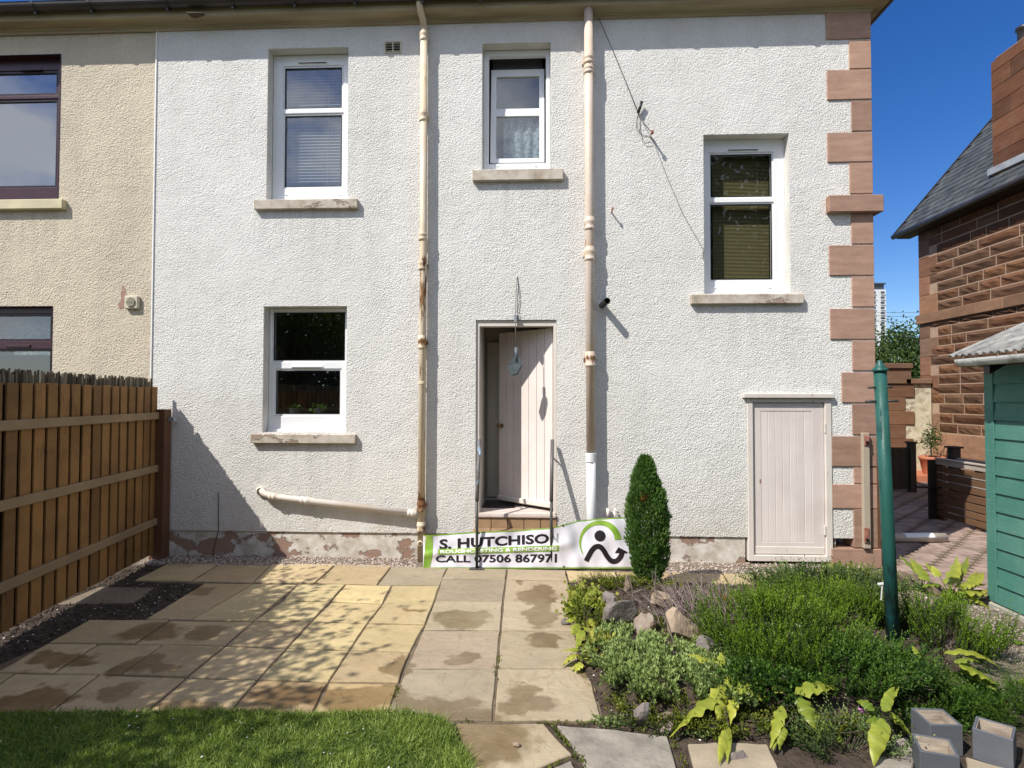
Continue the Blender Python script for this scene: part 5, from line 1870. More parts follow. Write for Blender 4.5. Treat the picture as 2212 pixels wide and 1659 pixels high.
rock('large flat faced purple grey rock in the middle of the rockery', (1342, 1358), .27, .15, .26, 'rockgrey', 3, .25, .22, .3)
rock('small upright grey rock leaning behind the large purple grey one', (1317, 1318), .14, .12, .19, 'rockgrey', 5, 0, .25, .5)
rock('tan cracked rock at the edge of the bare twigs', (1436, 1322), .24, .17, .19, 'rocksand', 8, .1, .25, -.3)
rock('big round tan rock with mossy brown front', (1466, 1386), .28, .22, .25, 'rocksand', 12, 0, .25, .2)
rock('brown lichen covered rock between the grey and round tan rocks', (1392, 1372), .17, .15, .18, 'rockbrown', 17, 0, .3, .9)
rock('dark grey upright slab of rock among the fleshy ground plants', (1384, 1532), .11, .07, .20, 'rockgrey', 21, .1, .25, .2)
rock('grey rock half buried in moss at the lowest bed edge', (1440, 1540), .17, .12, .12, 'rockbrown', 24, 0, .35, .3)
rock('pale upright sandstone sliver before the conifer', (1356, 1289), .075, .05, .15, 'rocksand', 28, 0, .2, .1)
rock('small grey rock tucked under the limp yellow fern', (1226, 1325), .10, .09, .09, 'rockgrey', 31, 0, .3, .1)
rock('grey mossy rock in front of the dead heather twigs', (1527, 1418), .19, .15, .14, 'rockgrey', 35, 0, .35, .4)
rock('dark stone lying in the shadow at the edge of the sandy flag', (1595, 1598), .12, .08, .07, 'rockgrey', 39, 0, .25, .2)
p = G(1116, 1612)
bm = bmesh.new()
bmesh.ops.create_icosphere(bm, subdivisions=2, radius=1)
for v in bm.verts:
    v.co = Vector((v.co.x * .020, v.co.y * .014, v.co.z * .010)) * (1 + .2 * mnoise.noise(v.co * 1.5))
me = bpy.data.meshes.new('pebble')
bm.to_mesh(me)
bm.free()
me.materials.append(MAT['rocksand'])
o = bpy.data.objects.new('pebble', me)
COL.objects.link(o)
o.location = (p.x, p.y, .009)
tag(o, 'single pale pebble lying on the muddy crazy paving flag', 'pebble')
# fallen leaves on the stony soil
fl_labels = ['fallen green leaf nearest the shed plinth on stony soil', 'fallen pale green leaf on the stony soil beside the shed', 'fallen bright yellow leaf at the picture edge on stony soil', 'fallen tan leaf below the yellow one on stony soil']
for (x, y, ang_, ln, tone), lb_ in zip([(2113, 1345, 2.2, .13, .15), (2185, 1362, .1, .10, .1), (2200, 1440, .2, .12, .9), (2196, 1480, -.2, .10, .75)], fl_labels):
    p = G(x, y, .12)
    b = Vector((p.x, p.y, bz(p.x, p.y) + .03))
    t_ = b + Vector((math.cos(ang_), math.sin(ang_), 0)) * ln
    t_.z = bz(t_.x, t_.y) + .03
    o = frond(None, b, t_, .045, .02, tone, .05)
    o.name = 'fallen_leaf'
    tag(o, lb_, 'leaf', 'leaves fallen on the stony soil')


# ------------------------------------------------------------------ grey planter boxes
def planter(rim, h, label):
    top = [G(x, y, h) for x, y in rim]                            # corners: back left, back right, front right, front left
    c = sum(top, Vector()) / 4
    o = thing('planter_box', label, 'planter', (c.x, c.y, 0), 'open grey wooden boxes')
    z0_ = -.02
    for i in range(4):
        a, b = top[i], top[(i + 1) % 4]
        d_ = (b - a)
        d_.z = 0
        nrm = Vector((-d_.y, d_.x, 0)).normalized()
        if nrm.dot(c - a) < 0:
            nrm = -nrm
        ln = d_.length
        dn_ = d_.normalized()
        sh = .0115 if i % 2 else 0
        ctr_ = (a + b) / 2 + nrm * .006
        MB().obox((ctr_.x, ctr_.y, (h + z0_) / 2), dn_ * (ln / 2 - sh), nrm * .006, Vector((0, 0, (h - z0_) / 2))).build('panel', 'box', o, bevel=.002)
        ctr_ = (a + b) / 2 + nrm * .0135
        MB().obox((ctr_.x, ctr_.y, (h + z0_) / 2), dn_ * (ln / 2 - .013), nrm * .0012, Vector((0, 0, (h - z0_) / 2 - .004))).build('inner_lining', 'boxin', o)
    m = MB()
    ins_ = [p.lerp(c, .08) for p in top]
    m.prism([(p.x, p.y) for p in ins_][::-1], .0, .012)
    m.build('bottom', 'boxin', o, weld=True)
    return o


planter([(1967, 1528), (2037, 1531), (2080, 1567), (2010, 1566)], .132, 'grey wooden box at the back of the three, under the shrub')
planter([(1969, 1582.5), (2053, 1596), (2074, 1636), (1987, 1622.5)], .125, 'grey wooden box lowest of the three, in front of another box')
planter([(2108, 1546), (2195, 1571), (2189, 1600), (2100, 1572)], .13, 'grey wooden box with scuffed white spots, standing apart')

# ------------------------------------------------------------------ clothes pole
pb = G(1930, 1392, .1)
pole = thing('clothes_pole', 'teal painted iron clothes pole leaning slightly in the bed', 'clothes pole', (pb.x, pb.y, .05))
pt = PY(1901, 800, pb.y + .03)
base_ = Vector((pb.x + .004, pb.y, .0))
MB().tube([base_, base_.lerp(pt, .5), pt], [.040, .040, .0395], 18).build('shaft', 'tealpole', pole, smooth=True)
ax = (pt - base_).normalized()
MB().lathe([(.038, -.01), (.052, -.006), (.051, .006), (.034, .022), (.022, .045), (.0165, .058), (.014, .068), (.0, .074)], pt, 20, ax).build('cap', 'tealpole', pole, smooth=True)
for (x, y, s_) in ((1876, 837, -1), (1928, 836, 1), (1870, 867, -1), (1941, 866, 1)):
    tpt = PY(x, y, pb.y - .02 * s_)
    cpt = base_.lerp(pt, (tpt.z - base_.z) / (pt.z - base_.z))
    cpt.z = tpt.z
    MB().tube([cpt, tpt], [.009, .008], 8).build('hook_peg', 'post_iron', pole, smooth=True)

# plastic tag at the pole foot
p = PY(1906, 1262, pb.y + .1)
tg = MB()
tg.bar(p, p + Vector((-.01, 0, -.11)), .006, .004, (0, 1, 0))
tg.bar(p + Vector((.01, 0, .005)), p + Vector((-.03, 0, .0)), .012, .012)
o = tg.build('plant_tag', 'paper')
tag(o, 'thin white plastic tag beside the foot of the teal pole', 'plant tag')

# ------------------------------------------------------------------ shed
sc = G(2139, 1300, .06)
SX, SY = sc.x, sc.y
shed = thing('shed', 'faded teal plank shed with corrugated roof at the right', 'shed', (SX, SY, 0))
zs0 = .075
zs1 = 2.03
SY0 = SY - 2.6
MB().box(SX - .02, SX + 2.2, SY0, SY, -.1, .065).build('base', 'concrete', shed, bevel=.01)
MB().box(SX - .006, SX + .055, SY - .075, SY + .02, zs0, zs1).build('corner_post', 'teal', shed, bevel=.004)
np_ = 13
for i in range(np_):
    za = zs0 + (zs1 - zs0) * i / np_
    zb3 = zs0 + (zs1 - zs0) * (i + 1) / np_
    bo = MB()
    # feathered board: bottom edge stands out
    vs = [(SX - .004, y, za + .0015) for y in (SY0, SY - .077)] + [(SX + .012, y, zb3 + .006) for y in (SY0, SY - .077)] + [(SX + .03, y, za + .0015) for y in (SY0, SY - .077)] + [(SX + .03, y, zb3 + .006) for y in (SY0, SY - .077)]
    bo.add(vs, [(0, 1, 3, 2), (0, 4, 5, 1), (2, 3, 7, 6), (0, 2, 6, 4), (1, 5, 7, 3)])
    bo.build('plank', 'teal', shed)
MB().box(SX + .03, SX + 2.2, SY0, SY, zs0, zs1).build('wall', 'teal', shed)
# corrugated roof
pitch = math.radians(24)
re0 = PX(2086, 768, SX - .24)
m = MB()
nY, L_ = 150, 1.6
vs = []
for j in (0, 1):
    for i in range(nY + 1):
        y = SY + .10 - (2.9) * i / nY
        hgt = .014 * math.cos(2 * math.pi * (SY - y) / .073)
        x = re0.x + (L_ * math.cos(pitch) if j else 0)
        z = re0.z + .01 + (L_ * math.sin(pitch) if j else 0)
        vs.append((x - hgt * math.sin(pitch), y, z + hgt * math.cos(pitch)))
m.add(vs, [(i, i + 1, nY + 2 + i, nY + 1 + i) for i in range(nY)])
o = m.build('roof', 'corr', shed, smooth=True)
sm = o.modifiers.new('thickness', 'SOLIDIFY')
sm.thickness = .007
gx, gz = re0.x - .045, re0.z - .035
arc = [(gx + .058 * math.cos(a), gz + .058 * math.sin(a)) for a in [math.pi + math.pi * i / 12 for i in range(13)]]
arc += [(gx + .053 * math.cos(a), gz + .053 * math.sin(a)) for a in [2 * math.pi - math.pi * i / 12 for i in range(13)]]
arc.append(arc[0])
gyy = PX(2063, 790, gx - .05).y
k = len(arc)
m = MB()
vs = [(x, y, z) for y in (gyy, SY0) for x, z in arc]
m.add(vs, [(i, i + 1, k + i + 1, k + i) for i in range(k - 1)])
gt = m.build('gutter', 'gutterwhite', shed, smooth=False)
m = MB()
for r_ in (.066,):
    arc2 = [(gx + r_ * math.cos(a), gz + r_ * math.sin(a)) for a in [math.pi + math.pi * i / 12 for i in range(13)]]
    k = len(arc2)
    vs = [(x, y, z) for y in (gyy - .16, gyy - .20) for x, z in arc2]
    m.add(vs, [(i, i + 1, k + i + 1, k + i) for i in range(k - 1)])
m.build('gutter_clip', 'gutterwhite', gt, smooth=True)
MB().add([(gx + .055, gyy - .16, gz - .02), (gx + .24, gyy - .16, gz - .02), (gx + .055, gyy - .16, gz - .13), (gx + .055, gyy - .22, gz - .02), (gx + .24, gyy - .22, gz - .02), (gx + .055, gyy - .22, gz - .13)],
         [(0, 1, 2), (3, 5, 4), (0, 2, 5, 3), (0, 3, 4, 1), (1, 4, 5, 2)]).build('eaves_bracket', 'black', shed)
MB().box(re0.x + .02, SX + .02, SY0, SY + .06, zs1 - .0, zs1 + .03).build('eaves_board', 'post', shed)

# ------------------------------------------------------------------ driveway of brick pavers
drive = struct('driveway')
MB().box(3.62, 11.0, -1.5, 14, -.05, -.010).build('paver_bedding', 'joint', drive)
bl, bw = .2, .1
bricks = []
ang0 = .0
for i in range(-10, 130):
    for jj in range(-10, 130):
        # herringbone: alternate pairs
        kx = (i - jj) % 4
        ox, oy = 3.65 + (i) * bw, -1.4 + jj * bw
        if kx == 0:
            bricks.append((ox + bw, oy + bw / 2, 0))
        elif kx == 2:
            bricks.append((ox + bw / 2, oy + bw, 1))
sel = []
for (x, y, o_) in bricks:
    if not (3.70 < x < 9.0 and -1.25 < y < 7.2):
        continue
    q = proj((x, y, 0))
    if q[0] < 1880 or q[0] > 2150 or q[1] > 1330:
        continue
    sel.append((math.hypot(x, y + 6.17), x, y, o_))
sel.sort()
bm_ = MB().box(-bl / 2 + .0025, bl / 2 - .0025, -bw / 2 + .0025, bw / 2 - .0025, -.04, 0).mesh('paving_brick', MAT['paver'], bevel=.004)
far = MB()
for i, (d_, x, y, o_) in enumerate(sel):
    zz = random.uniform(-.003, .003)
    if i < 295:
        o = bpy.data.objects.new('paving_brick', bm_)
        reg(o, drive)
        o.location = (x, y, zz)
        o.rotation_euler = (random.uniform(-.006, .006), random.uniform(-.006, .006), math.pi / 2 * o_)
    else:
        a, b = (bl / 2 - .0025, bw / 2 - .0025) if not o_ else (bw / 2 - .0025, bl / 2 - .0025)
        far.box(x - a, x + a, y - b, y + b, -.03, zz)
o = far.build('far_paving_bricks', 'paver', drive)
o['kind'] = 'stuff'

# white roll lying on the drive
ra, rb = G(1930, 1176, .0), G(2048, 1173, .0)
ra = Vector((ra.x - .35, ra.y + .05, .056))
rb = Vector((rb.x, rb.y + .05, .056))
roll = thing('carpet_roll', 'cream roll lying on the paved drive with a white sheet over it', 'roll', tuple((ra + rb) / 2 - Vector((0, 0, .056))))
MB().tube([ra, rb], .055, 18).build('roll', 'roll', roll, smooth=True)
d_ = (rb - ra).normalized()
p0_, p1_ = ra.lerp(rb, .50), ra.lerp(rb, .84)
sd = Vector((-d_.y, d_.x, 0))
m = MB()
vs = []
for p in (p0_, p1_):
    for i in range(9):
        a = math.radians(60 + 105 * i / 8)
        vs.append(p + sd * -(.059 * math.cos(a - math.pi / 2 + .6) - .0) * 0 + (-sd * math.cos(a) * -1 + Vector((0, 0, 1)) * math.sin(a)) * .0585)
m.add(vs, [(i, i + 1, 10 + i, 9 + i) for i in range(8)])
o = m.build('sheet', 'paper', roll)
o.modifiers.new('thickness', 'SOLIDIFY').thickness = .003

# ------------------------------------------------------------------ batten with latches at the house corner
bx0, bx1 = PY(1865, 1060, -.06).x, PY(1879.5, 1060, -.06).x
bt = thing('gate_batten', 'pale wooden gate batten with rusty latches at the house corner', 'gate post', (bx0 + .04, -.05, 0))
bz0, bz1 = PY(1872, 1185, -.06).z, PY(1872, 935, -.06).z
MB().box(bx0, bx1, -.065, -.0175, bz0, bz1).build('batten', 'battenwood', bt, bevel=.004)
for y in (950, 1150):
    a = rect(1866, y - 10, 1877, y + 22 if y > 1000 else y + 12, -.066)
    MB().box(a[0], a[1], -.078, -.0655, a[2], a[3]).build('latch', 'latch', bt, bevel=.003)
    MB().box(a[0] + .012, a[1] - .012, -.09, -.078, a[2] + .02, a[2] + .045).build('bolt', 'black', bt)
MB().box(bx1 + .035, XR + .03, -.012, .03, .0, bz1 - .1).build('gap_shade_strip', 'post', bt)  # dark brown strip standing in for the shaded gap beside the batten

# ------------------------------------------------------------------ neighbours' red stone house
HX = 9.06
HY1 = PX(1988, 700, HX).y
HY0 = PX(2212, 700, HX).y - .6
stoneh = thing('stone_house', 'red rubble sandstone house with slate roof and tall chimney', 'house', (HX, (HY0 + HY1) / 2, 0))
zE = PX(1988, 512, HX).z
MB().box(HX, HX + 6, HY0 - 3, HY1, -.1, zE + .45).build('wall', 'mortar', stoneh)
zsc = PX(1985, 692, HX).z
zbc = .99
RED = [(1, 1, 1), (1.1, .95, .85), (.85, .85, .85), (1.15, 1.05, .9), (.9, .95, .95), (.8, .72, .66)]


def rubble(y0, y1, z0, z1, parent, mat='stone', rough=.022):
    nx_, nz_ = 5, 3
    V, F = [], []
    for j in range(nz_ + 1):
        for i in range(nx_ + 1):
            y = y0 + (y1 - y0) * i / nx_
            z = z0 + (z1 - z0) * j / nz_
            e = i in (0, nx_) or j in (0, nz_)
            o_ = .004 if e else .012 + random.random() * rough + (.012 if j == 2 else 0)
            V.append((HX - o_, y, z))
    for j in range(nz_):
        for i in range(nx_):
            a = j * (nx_ + 1) + i
            F.append((a, a + nx_ + 1, a + nx_ + 2, a + 1))
    # edge back to the wall
    b = len(V)
    ring_ = [i for i in range(nx_ + 1)] + [(j + 1) * (nx_ + 1) - 1 for j in range(1, nz_ + 1)] + [nz_ * (nx_ + 1) + i for i in range(nx_ - 1, -1, -1)] + [j * (nx_ + 1) for j in range(nz_ - 1, 0, -1)]
    for i in ring_:
        x, y, z = V[i]
        V.append((HX + .005, y, z))
    k = len(ring_)
    for i in range(k):
        F.append((ring_[i], ring_[(i + 1) % k], b + (i + 1) % k, b + i))
    o = MB().add(V, F).build('stone', mat, parent)
    o.color = (*random.choice(RED), 1)
    return o


ch = .2165


def courses(za, zb4):
    z = za
    r = 0
    while z < zb4 - .08:
        h = min(ch, zb4 - z)
        ql = .33 if (int((z - za) / (2 * ch)) % 2) else .58
        y = HY1 - ql - .008
        while y > HY0:
            ln = random.choice((.42, .55, .65, .75, .9, 1.0))
            rubble(max(y - ln + .020, HY0), y - .006, z + .018, z + h - .010, stoneh)
            y -= ln
        z += h
        r += 1
    z = za
    i = 0
    while z < zb4 - .05:
        h = min(2 * ch, zb4 - z)
        ql = .58 if i % 2 == 0 else .33
        o = MB().box(HX - .012, HX + .3, HY1 - ql, HY1 + .012, z + .004, z + h - .004).build('quoin_stone', 'ashlar', stoneh, bevel=.005)
        o.color = (*random.choice(RED[:5]), 1)
        z += h
        i += 1


courses(zbc, zsc - .115)
courses(zsc + .115, zE + .3)
y = HY1 + .05
while y > HY0:
    ln = random.choice((.7, .9, 1.1))
    o = MB().box(HX - .07, HX + .3, y - ln + .004, y, zsc - .11, zsc + .11).build('string_course_stone', 'ashlar', stoneh, bevel=.008)
    o.color = (1.1, 1.1, 1.0, 1)
    y -= ln
for zz0, zz1 in ((.0, .5), (.5, zbc - .01)):
    y = HY1 + .03
    while y > HY0:
        ln = random.choice((.8, 1.0, 1.3))
        o = MB().box(HX - .03, HX + .3, y - ln + .006, y, zz0 + .004, zz1 - .002).build('base_stone', 'ashlar', stoneh, bevel=.006)
        o.color = (1.35, 1.35, 1.25, 1)
        y -= ln
# roof: slates laid on the slope facing the garden
EX = HX - .33
ez = PY(1942, 507, HY1 + .3).z
sl = math.radians(50)
up = Vector((math.cos(sl), 0, math.sin(sl)))
nr = Vector((-math.sin(sl), 0, math.cos(sl)))
VY = HY1 + .35
E0 = Vector((EX, VY, ez))
RL = 4.4
MB().add([E0, E0 + Vector((0, -7, 0)), E0 + Vector((0, -7, 0)) + up * RL, E0 + up * RL, E0 + up * RL + Vector((5, 0, -3.4)), E0 + up * RL + Vector((5, -7, -3.4))], [(0, 1, 2, 3), (3, 2, 5, 4)]).build('roof', 'roof', stoneh)
sm_ = MB().box(-.118, .118, 0, .33, -.004, .004).mesh('slate', MAT['slate'], bevel=0)
cnt = 0
r_ = 0
while r_ * .2 < RL - .3:
    c_ = 0
    while True:
        y = VY - .12 - c_ * .245 - (.122 if r_ % 2 else 0)
        if y < HY0 + .0 or cnt > 296:
            break
        pp_ = E0 + up * (r_ * .2 - .02)
        q = proj((pp_.x, y, pp_.z))
        if q[0] > 2260 or q[1] < -20:
            break
        o = bpy.data.objects.new('slate', sm_)
        reg(o, stoneh)
        Mx = Matrix(((0, up.x, nr.x), (1, up.y, nr.y), (0, up.z, nr.z))).to_4x4()
        tl = random.uniform(.012, .02)
        o.matrix_local = Matrix.Translation(Vector((pp_.x, y, pp_.z)) + nr * (.026 + random.uniform(0, .004)) - WL[stoneh]) @ Mx @ Matrix.Rotation(-.05 + random.uniform(-.006, .006), 4, 'X') @ Matrix.Rotation(random.uniform(-.01, .01), 4, 'Z')
        cnt += 1
        c_ += 1
    r_ += 1
# eaves board and gutter
MB().box(EX + .02, HX, HY0 - 2, VY - .02, ez - .10, ez - .05).build('soffit', 'gate', stoneh)
MB().tube([(EX - .03, VY + .03, ez - .04), (EX - .03, HY0 - 2, ez - .04)], .06, 10).build('gutter', 'gutter', stoneh, smooth=True)
MB().bar((EX + .0, VY + .01, ez - .03), tuple(E0 + up * RL + Vector((0, .01, -.03))), .03, .14).build('verge_board', 'gate', stoneh)
# chimney
CY1 = PX(2143, 260, HX).y
cz0_, cz1_ = 5.6, PX(2146, 132, HX).z
chm = MB().box(HX + .01, HX + .9, CY1 - 1.6, CY1 - .01, cz0_, cz1_ - .02).build('chimney', 'mortar', stoneh)
z = cz0_
i = 0
while z < cz1_ - .05:
    h = min(.33, cz1_ - z)
    y = CY1
    first = True
    while y > CY1 - 1.6:
        ln = (.45 if i % 2 else .75) if first else .7
        first = False
        o = MB().box(HX - .004, HX + .5, max(y - ln + .004, CY1 - 1.6), y, z + .003, z + h - .003).build('chimney_stone', 'ashlar', chm, bevel=.005)
        o.color = (*jit((.62, .45, .36), .14), 1)
        y -= ln
    z += h
    i += 1
MB().box(HX + .02, HX + .88, CY1 - 1.58, CY1 - .06, cz1_ - .002, cz1_ + .06).build('chimney_cap', 'ashlar', chm, bevel=.02)
for yy in (.28, .62, 1.0, 1.4):
    MB().lathe([(.13, 0), (.115, .1), (.11, .42), (.14, .45), (.14, .5), (.10, .5)], (HX + .42, CY1 - yy, cz1_ + .03), 16).build('chimney_pot', 'gutter', chm, smooth=True)
fa, fb = PX(2133, 408, HX - .03), PX(2225, 352, HX - .03)
m = MB()
m.bar((HX - .02, CY1 + .10, ez + .54), (HX - .02, HY0, ez + .50), .05, .14)
m.build('flashing', 'lead', chm, bevel=.01)

# ------------------------------------------------------------------ garden wall with pier, gate, potted tree
WY = PX(2016, 950, HX).y
gw = thing('garden_wall', 'patchy cream rendered garden wall with sandstone pier beyond the drive', 'wall', (8.2, WY, 0))
a = rect(1935, 826, 2016, 1020, WY)
wx1 = HX - .03
MB().box(a[0], wx1, WY, WY + .3, -.05, a[3]).build('render', 'creamwall', gw)
# pier stones (view): left hidden by the house
for (t, b, r_) in ((830, 858, 1975), (858, 888, 1955), (888, 917, 1975), (917, 947, 1955), (947, 967, 1973), (967, 1030, 1956)):
    q = rect(1890, t, r_, b, WY - .02)
    o = MB().box(q[0] - .6, q[1], WY - .03, WY + .33, q[2] + .004, q[3] - .004).build('pier_stone', 'ashlar', gw, bevel=.006)
    o.color = (1.0, .92, .8, 1)
for (t, b, r_) in ((796, 829, 1966),):
    q = rect(1890, t, r_, b, WY - .02)
    o = MB().box(q[0] - .6, q[1], WY - .06, WY + .36, q[2] + .004, q[3] - .004).build('pier_stone', 'ashlar', gw, bevel=.006)
q = rect(1890, 785, 1968, 796, WY - .05)
MB().box(q[0] - .6, q[1] + .02, WY - .10, WY + .4, q[2], q[3]).build('pier_cap', 'ashlar', gw, bevel=.01)
q = rect(1957, 818, 2020, 829, WY - .05)
MB().box(q[0], wx1, WY - .06, WY + .36, q[2], q[3]).build('coping', 'ashlar', gw, bevel=.01)

# raised brick step where the pot stands
q0 = G(1978, 1041, .0)
stp = MB().box(6.6, HX - .04, q0.y, WY - .001, -.04, .12).build('brick_terrace', 'terra')
stp['kind'] = 'structure'
# potted tree
pc = PX(2013, 1024, HX - .62)
pc = Vector((HX - .60, WY - .75, .12))
qx = G(2013, 1024, .12)
pc = Vector((qx.x, qx.y, .12))
sc_ = (qx.y + 6.17) / FPX
ptt = thing('potted_tree', 'small potted bay tree in a terracotta bowl by the cream wall', 'potted plant', tuple(pc))
rp = 22.5 * sc_
MB().lathe([(rp * .66, 0), (rp * .70, .02), (rp * .95, 30 * sc_), (rp * 1.02, 31 * sc_), (rp * 1.04, 36.5 * sc_), (rp * .98, 37 * sc_), (rp * .93, 33 * sc_), (rp * .2, 31 * sc_)], pc, 24).build('pot', 'terra', ptt, smooth=True)
topc = pc + Vector((0, 0, 66 * sc_))
MB().tube([pc + Vector((0, 0, 28 * sc_)), pc + Vector((-.01, 0, 48 * sc_)), topc], .014, 8).build('trunk', 'bark', ptt, smooth=True)
n = 420
C = np.array(topc + Vector((0, 0, .08)))[None] + rng.normal(0, 1, (n, 3)) * np.array([.085, .085, .12])
V, F, T = leaf_arrays(C, rng.normal(size=(n, 3)), .065, .03, np.clip(rng.normal(.45, .3, n), 0, 1), .1)
np_obj('leaves', V, F, 'tree', ptt, T)

# dark gate across the drive, shaded by the house
gp = G(1970, 1063, .0)
gate = thing('dark_gate', 'dark wooden gate standing in the shadow across the drive', 'gate', (5.4, gp.y, 0))
gz1 = PY(1940, 967, gp.y).z
gx0 = PY(1880, 1000, gp.y).x - .3
gx1 = PY(1963, 1000, gp.y).x
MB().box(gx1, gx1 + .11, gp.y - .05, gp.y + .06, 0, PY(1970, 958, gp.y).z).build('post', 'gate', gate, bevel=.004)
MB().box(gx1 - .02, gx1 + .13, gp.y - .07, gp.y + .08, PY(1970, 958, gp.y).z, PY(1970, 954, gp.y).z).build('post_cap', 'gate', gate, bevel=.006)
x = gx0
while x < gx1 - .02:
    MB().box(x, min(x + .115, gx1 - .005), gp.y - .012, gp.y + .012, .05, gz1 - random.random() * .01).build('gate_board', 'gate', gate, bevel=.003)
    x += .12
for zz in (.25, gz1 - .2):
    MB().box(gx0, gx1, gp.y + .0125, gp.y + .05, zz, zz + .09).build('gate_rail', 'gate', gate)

# slatted gate leaf standing open along the drive
GX = 5.86
ga, gb_ = PX(2040, 1100, GX).y + .12, PX(2142, 1100, GX).y - .5
sg = thing('slatted_gate', 'brown slatted driveway gate with pale worn top rail, standing open', 'gate', (GX, (ga + gb_) / 2, 0))
zt_ = .87
rows_ = [(.80, .872, 'slatpale', .012), (.70, .775, 'slat', 0), (.585, .665, 'slat', 0), (.475, .555, 'slat', 0), (.36, .455, 'slat', 0), (.25, .345, 'slat', 0), (.15, .235, 'slat', 0), (.055, .135, 'slat', 0)]
for z0_, z1_, mt, pr_ in rows_:
    MB().box(GX - .022 - pr_, GX + .0, gb_, ga, z0_, z1_).build('slat', mt, sg, bevel=.004)
MB().box(GX - .05, GX + .03, gb_, ga, .873, .895).build('cap_rail', 'slatpale', sg, bevel=.004)
for z0_ in (.680, .568):
    MB().box(GX - .018, GX - .004, gb_, ga, z0_, z0_ + .016).build('batten', 'slatpale', sg)
for yy in (ga - .06, (ga + gb_) / 2, gb_ + .06):
    MB().box(GX + .001, GX + .06, yy - .04, yy + .04, .0, .87).build('post', 'slat', sg, bevel=.004)
MB().box(GX - .12, GX + .08, ga, ga + .045, .0, .86).build('end_post', 'gate', sg, bevel=.004)  # near-black end piece, its shade put into the colour
MB().box(GX - .30, GX - .0, ga - .05, ga + .04, .455, .475).build('foot_bar', 'gate', sg)
# second, darker gate behind it
g2 = PX(2060, 980, 7.0)
sg2 = thing('gate_post', 'dark capped gate post with rails behind the slatted gate', 'gate post', (g2.x, g2.y, 0))
pz1 = PX(2060, 968, 7.0).z
MB().box(g2.x - .06, g2.x + .07, g2.y - .07, g2.y + .07, 0, pz1).build('post', 'gate', sg2, bevel=.004)
MB().box(g2.x - .09, g2.x + .10, g2.y - .10, g2.y + .10, pz1, pz1 + .03).build('post_cap', 'gate', sg2, bevel=.006)
for z0_, z1_, mt in ((pz1 - .24, pz1 - .15, 'battenwood'), (pz1 - .50, pz1 - .34, 'slat'), (pz1 - .75, pz1 - .55, 'slat'), (.05, pz1 - .8, 'slat')):
    MB().box(g2.x - .015, g2.x + .015, g2.y - 2.4, g2.y - .072, z0_, z1_).build('rail', mt, sg2, bevel=.004)
for k in range(3):
    MB().box(g2.x - .035, g2.x - .016, g2.y - .75 - k * .7, g2.y - .69 - k * .7, .05, pz1 - .15).build('upright', 'battenwood', sg2)


# ------------------------------------------------------------------ trees
def tree(name, label, base, trunk_h, crown_c, crown_r, nleaf, leaf, seed, group=None, clumps=26, holes=.5):
    r = np.random.default_rng(seed)
    o = thing(name, label, 'tree', tuple(base), group)
    b = Vector(base)
    cc_ = Vector(crown_c)
    m = MB()
    m.tube([b - Vector((0, 0, .2)), b.lerp(cc_, .4), cc_], [trunk_h * .05, trunk_h * .04, trunk_h * .018], 9)
    cl = []
    for i in range(clumps):
        q = r.normal(size=3)
        q /= np.linalg.norm(q)
        rad = (.45 + .55 * r.random() ** .5)
        p = np.array(cc_) + q * np.array(crown_r) * rad
        cl.append(p)
        st_ = b.lerp(cc_, .35 + .5 * r.random())
        m.tube([st_, (st_ + Vector(p)) / 2 + Vector((0, 0, .1)), Vector(p)], [trunk_h * .014, trunk_h * .009, trunk_h * .003], 5)
    m.build('trunk', 'bark', o, smooth=True)
    cl = np.array(cl)
    I = r.integers(0, clumps, nleaf)
    sp_ = np.array(crown_r) * .24
    C = cl[I] + r.normal(size=(nleaf, 3)) * sp_
    D = r.normal(size=(nleaf, 3)) + np.array([0, 0, -.3])
    ct = r.random(clumps)
    tone = np.clip(.15 + .5 * ct[I] + r.normal(0, .18, nleaf), 0, 1)
    V, F, T = leaf_arrays(C, D, leaf * (.7 + .6 * r.random(nleaf)), leaf * .6, tone, .1)
    np_obj('crown', V, F, 'tree', o, T)
    return o


# neighbour's tree whose shade falls on the patio
tree('garden_tree', 'leafy garden tree over the fence that dapples the patio', (-5.1, -4.9, 0), 2.6, (-4.85, -5.0, 3.25), (1.05, 2.0, .7), 12500, .085, 3, clumps=60)
# trees at the far end of the garden, mirrored in the ground floor panes
for i, (x, y, h) in enumerate(((-13.5, -21, 7.5), (-8.2, -19, 6.8), (-3.0, -22, 7.8), (2.5, -20, 6.5), (8.0, -15.5, 12.5), (14, -21, 7))):  # the tall dense one is added to darken the upper right window's reflection
    tree('far_garden_tree', 'broad leafy tree at the end of the garden', (x, y, -.05), h * .5, (x, y, h * .56), (h * .38, h * .32, h * .44), 16000 if i == 4 else 6500, .30, 40 + i, 'trees at the end of the garden', clumps=46)
hb = struct('far_hedge', 'stuff')
n = 9000
C = np.column_stack([rng.uniform(-18, 18, n), rng.normal(-17.5, .5, n), rng.random(n) ** .7 * 2.3])
V, F, T = leaf_arrays(C, rng.normal(size=(n, 3)), .3, .18, np.clip(rng.normal(.35, .25, n), 0, 1), .1)
o = np_obj('hedge_leaves', V, F, 'tree', hb, T)
# tree between the houses
tc_ = PY(1942, 772, 40)
tree('street_tree', 'dense green tree between the white house and the stone house', (tc_.x, 40, -.05), 5, (tc_.x, 40, 3.9), (2.3, 2.0, 2.9), 9000, .26, 77, clumps=60)

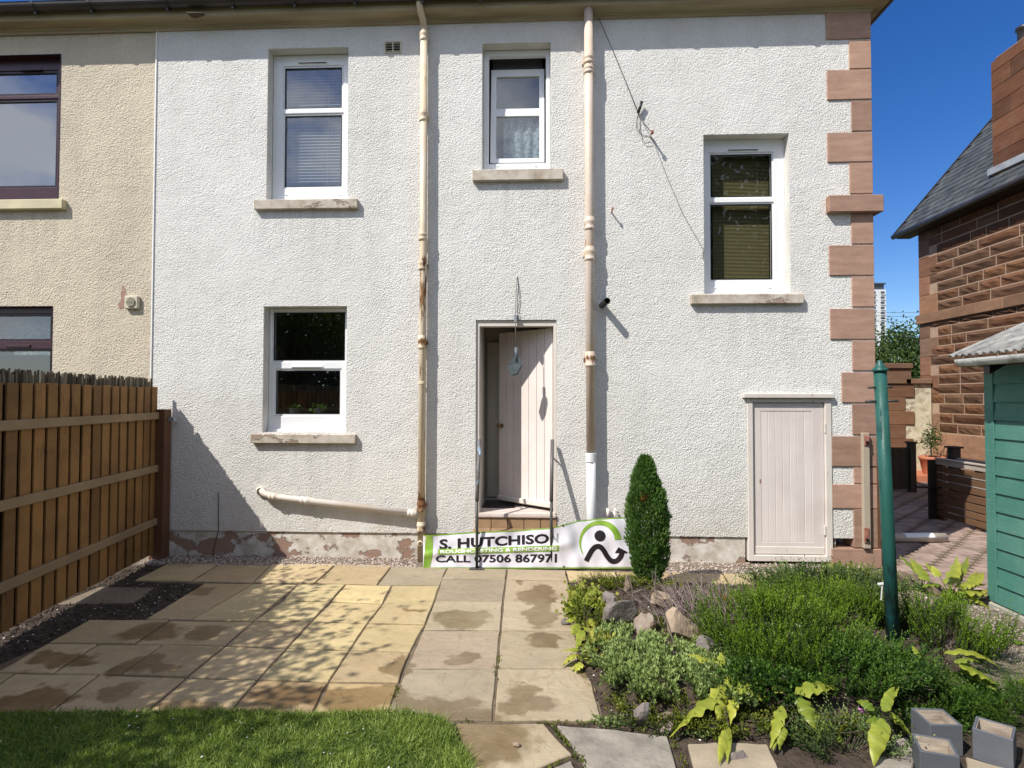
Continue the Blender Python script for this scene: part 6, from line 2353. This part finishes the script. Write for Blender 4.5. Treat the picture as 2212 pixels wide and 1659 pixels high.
# ------------------------------------------------------------------ tower block, wires
TY = 300
twb = thing('tower_block', 'distant white high rise tower block above the tree', 'tower block', (PY(1890, 800, TY).x, TY, 0))
q = rect(1830, 615, 1915, 860, TY)
MB().box(q[0], q[1], TY, TY + 18, 0, q[3] - 2.6).build('facade', 'tower', twb)
MB().box(q[0] + .5, q[1] - .6, TY + .6, TY + 17, q[3] - 2.6, q[3] + .2).build('roof_storey', 'towerdark', twb)
MB().box(q[0], q[1], TY - .3, TY + 18.3, q[3] + .2, q[3] + .9).build('roof_slab', 'towerdark', twb)
for i in range(17):
    yv = 632 + 11.05 * i
    for (xa, xb) in ((1902.5, 1910.5), (1886, 1891.5)):
        w_ = rect(xa, yv - 2.6, xb, yv + 2.8, TY)
        wd = MB().box(w_[0], w_[1], TY - .12, TY + .2, w_[2], w_[3]).build('window', 'towerdark', twb)
        MB().box(w_[0] - .15, w_[1] + .15, TY - .5, TY - .12, w_[2] - .35, w_[2]).build('sill', 'tower', wd)
for i, (ya, yb5) in enumerate(((674, 675), (681, 685), (693, 695))):
    a, b = PY(1850, ya, 60), PY(2050, yb5, 60)
    o = MB().tube([a, (a + b) / 2 - Vector((0, 0, .05)), b], .022, 5).build('overhead_wire', 'cable')
    tag(o, ['topmost of the three wires crossing the sky by the tower', 'middle of the three wires crossing the sky by the tower', 'lowest of the three wires just above the tree top'][i], 'wire', 'overhead wires')

# potted plants on the kitchen sill
for (x, lab, s_) in ((692, 'green leafed plant in a grey pot inside the kitchen window', 1.0), (635, 'low straggly plant inside the kitchen window', .8)):
    p = PY(x, 893, .24)
    o = thing('window_plant', lab, 'potted plant', tuple(p))
    MB().lathe([(.05, 0), (.065, .055), (.068, .06), (.0, .055)], p, 14).build('pot', 'potgrey', o, smooth=True)
    n = 60
    C = np.array(p)[None] + np.array([0, -.02, .06]) + rng.normal(0, 1, (n, 3)) * np.array([.055, .02, .015])
    V, F, T = leaf_arrays(C, rng.normal(size=(n, 3)) + np.array([0, -.6, .5]), .045 * s_, .035 * s_, np.clip(rng.normal(.5, .2, n), 0, 1), .1)
    np_obj('leaves', V, F, 'feather', o, T)

# more heath filling the bed round the pole
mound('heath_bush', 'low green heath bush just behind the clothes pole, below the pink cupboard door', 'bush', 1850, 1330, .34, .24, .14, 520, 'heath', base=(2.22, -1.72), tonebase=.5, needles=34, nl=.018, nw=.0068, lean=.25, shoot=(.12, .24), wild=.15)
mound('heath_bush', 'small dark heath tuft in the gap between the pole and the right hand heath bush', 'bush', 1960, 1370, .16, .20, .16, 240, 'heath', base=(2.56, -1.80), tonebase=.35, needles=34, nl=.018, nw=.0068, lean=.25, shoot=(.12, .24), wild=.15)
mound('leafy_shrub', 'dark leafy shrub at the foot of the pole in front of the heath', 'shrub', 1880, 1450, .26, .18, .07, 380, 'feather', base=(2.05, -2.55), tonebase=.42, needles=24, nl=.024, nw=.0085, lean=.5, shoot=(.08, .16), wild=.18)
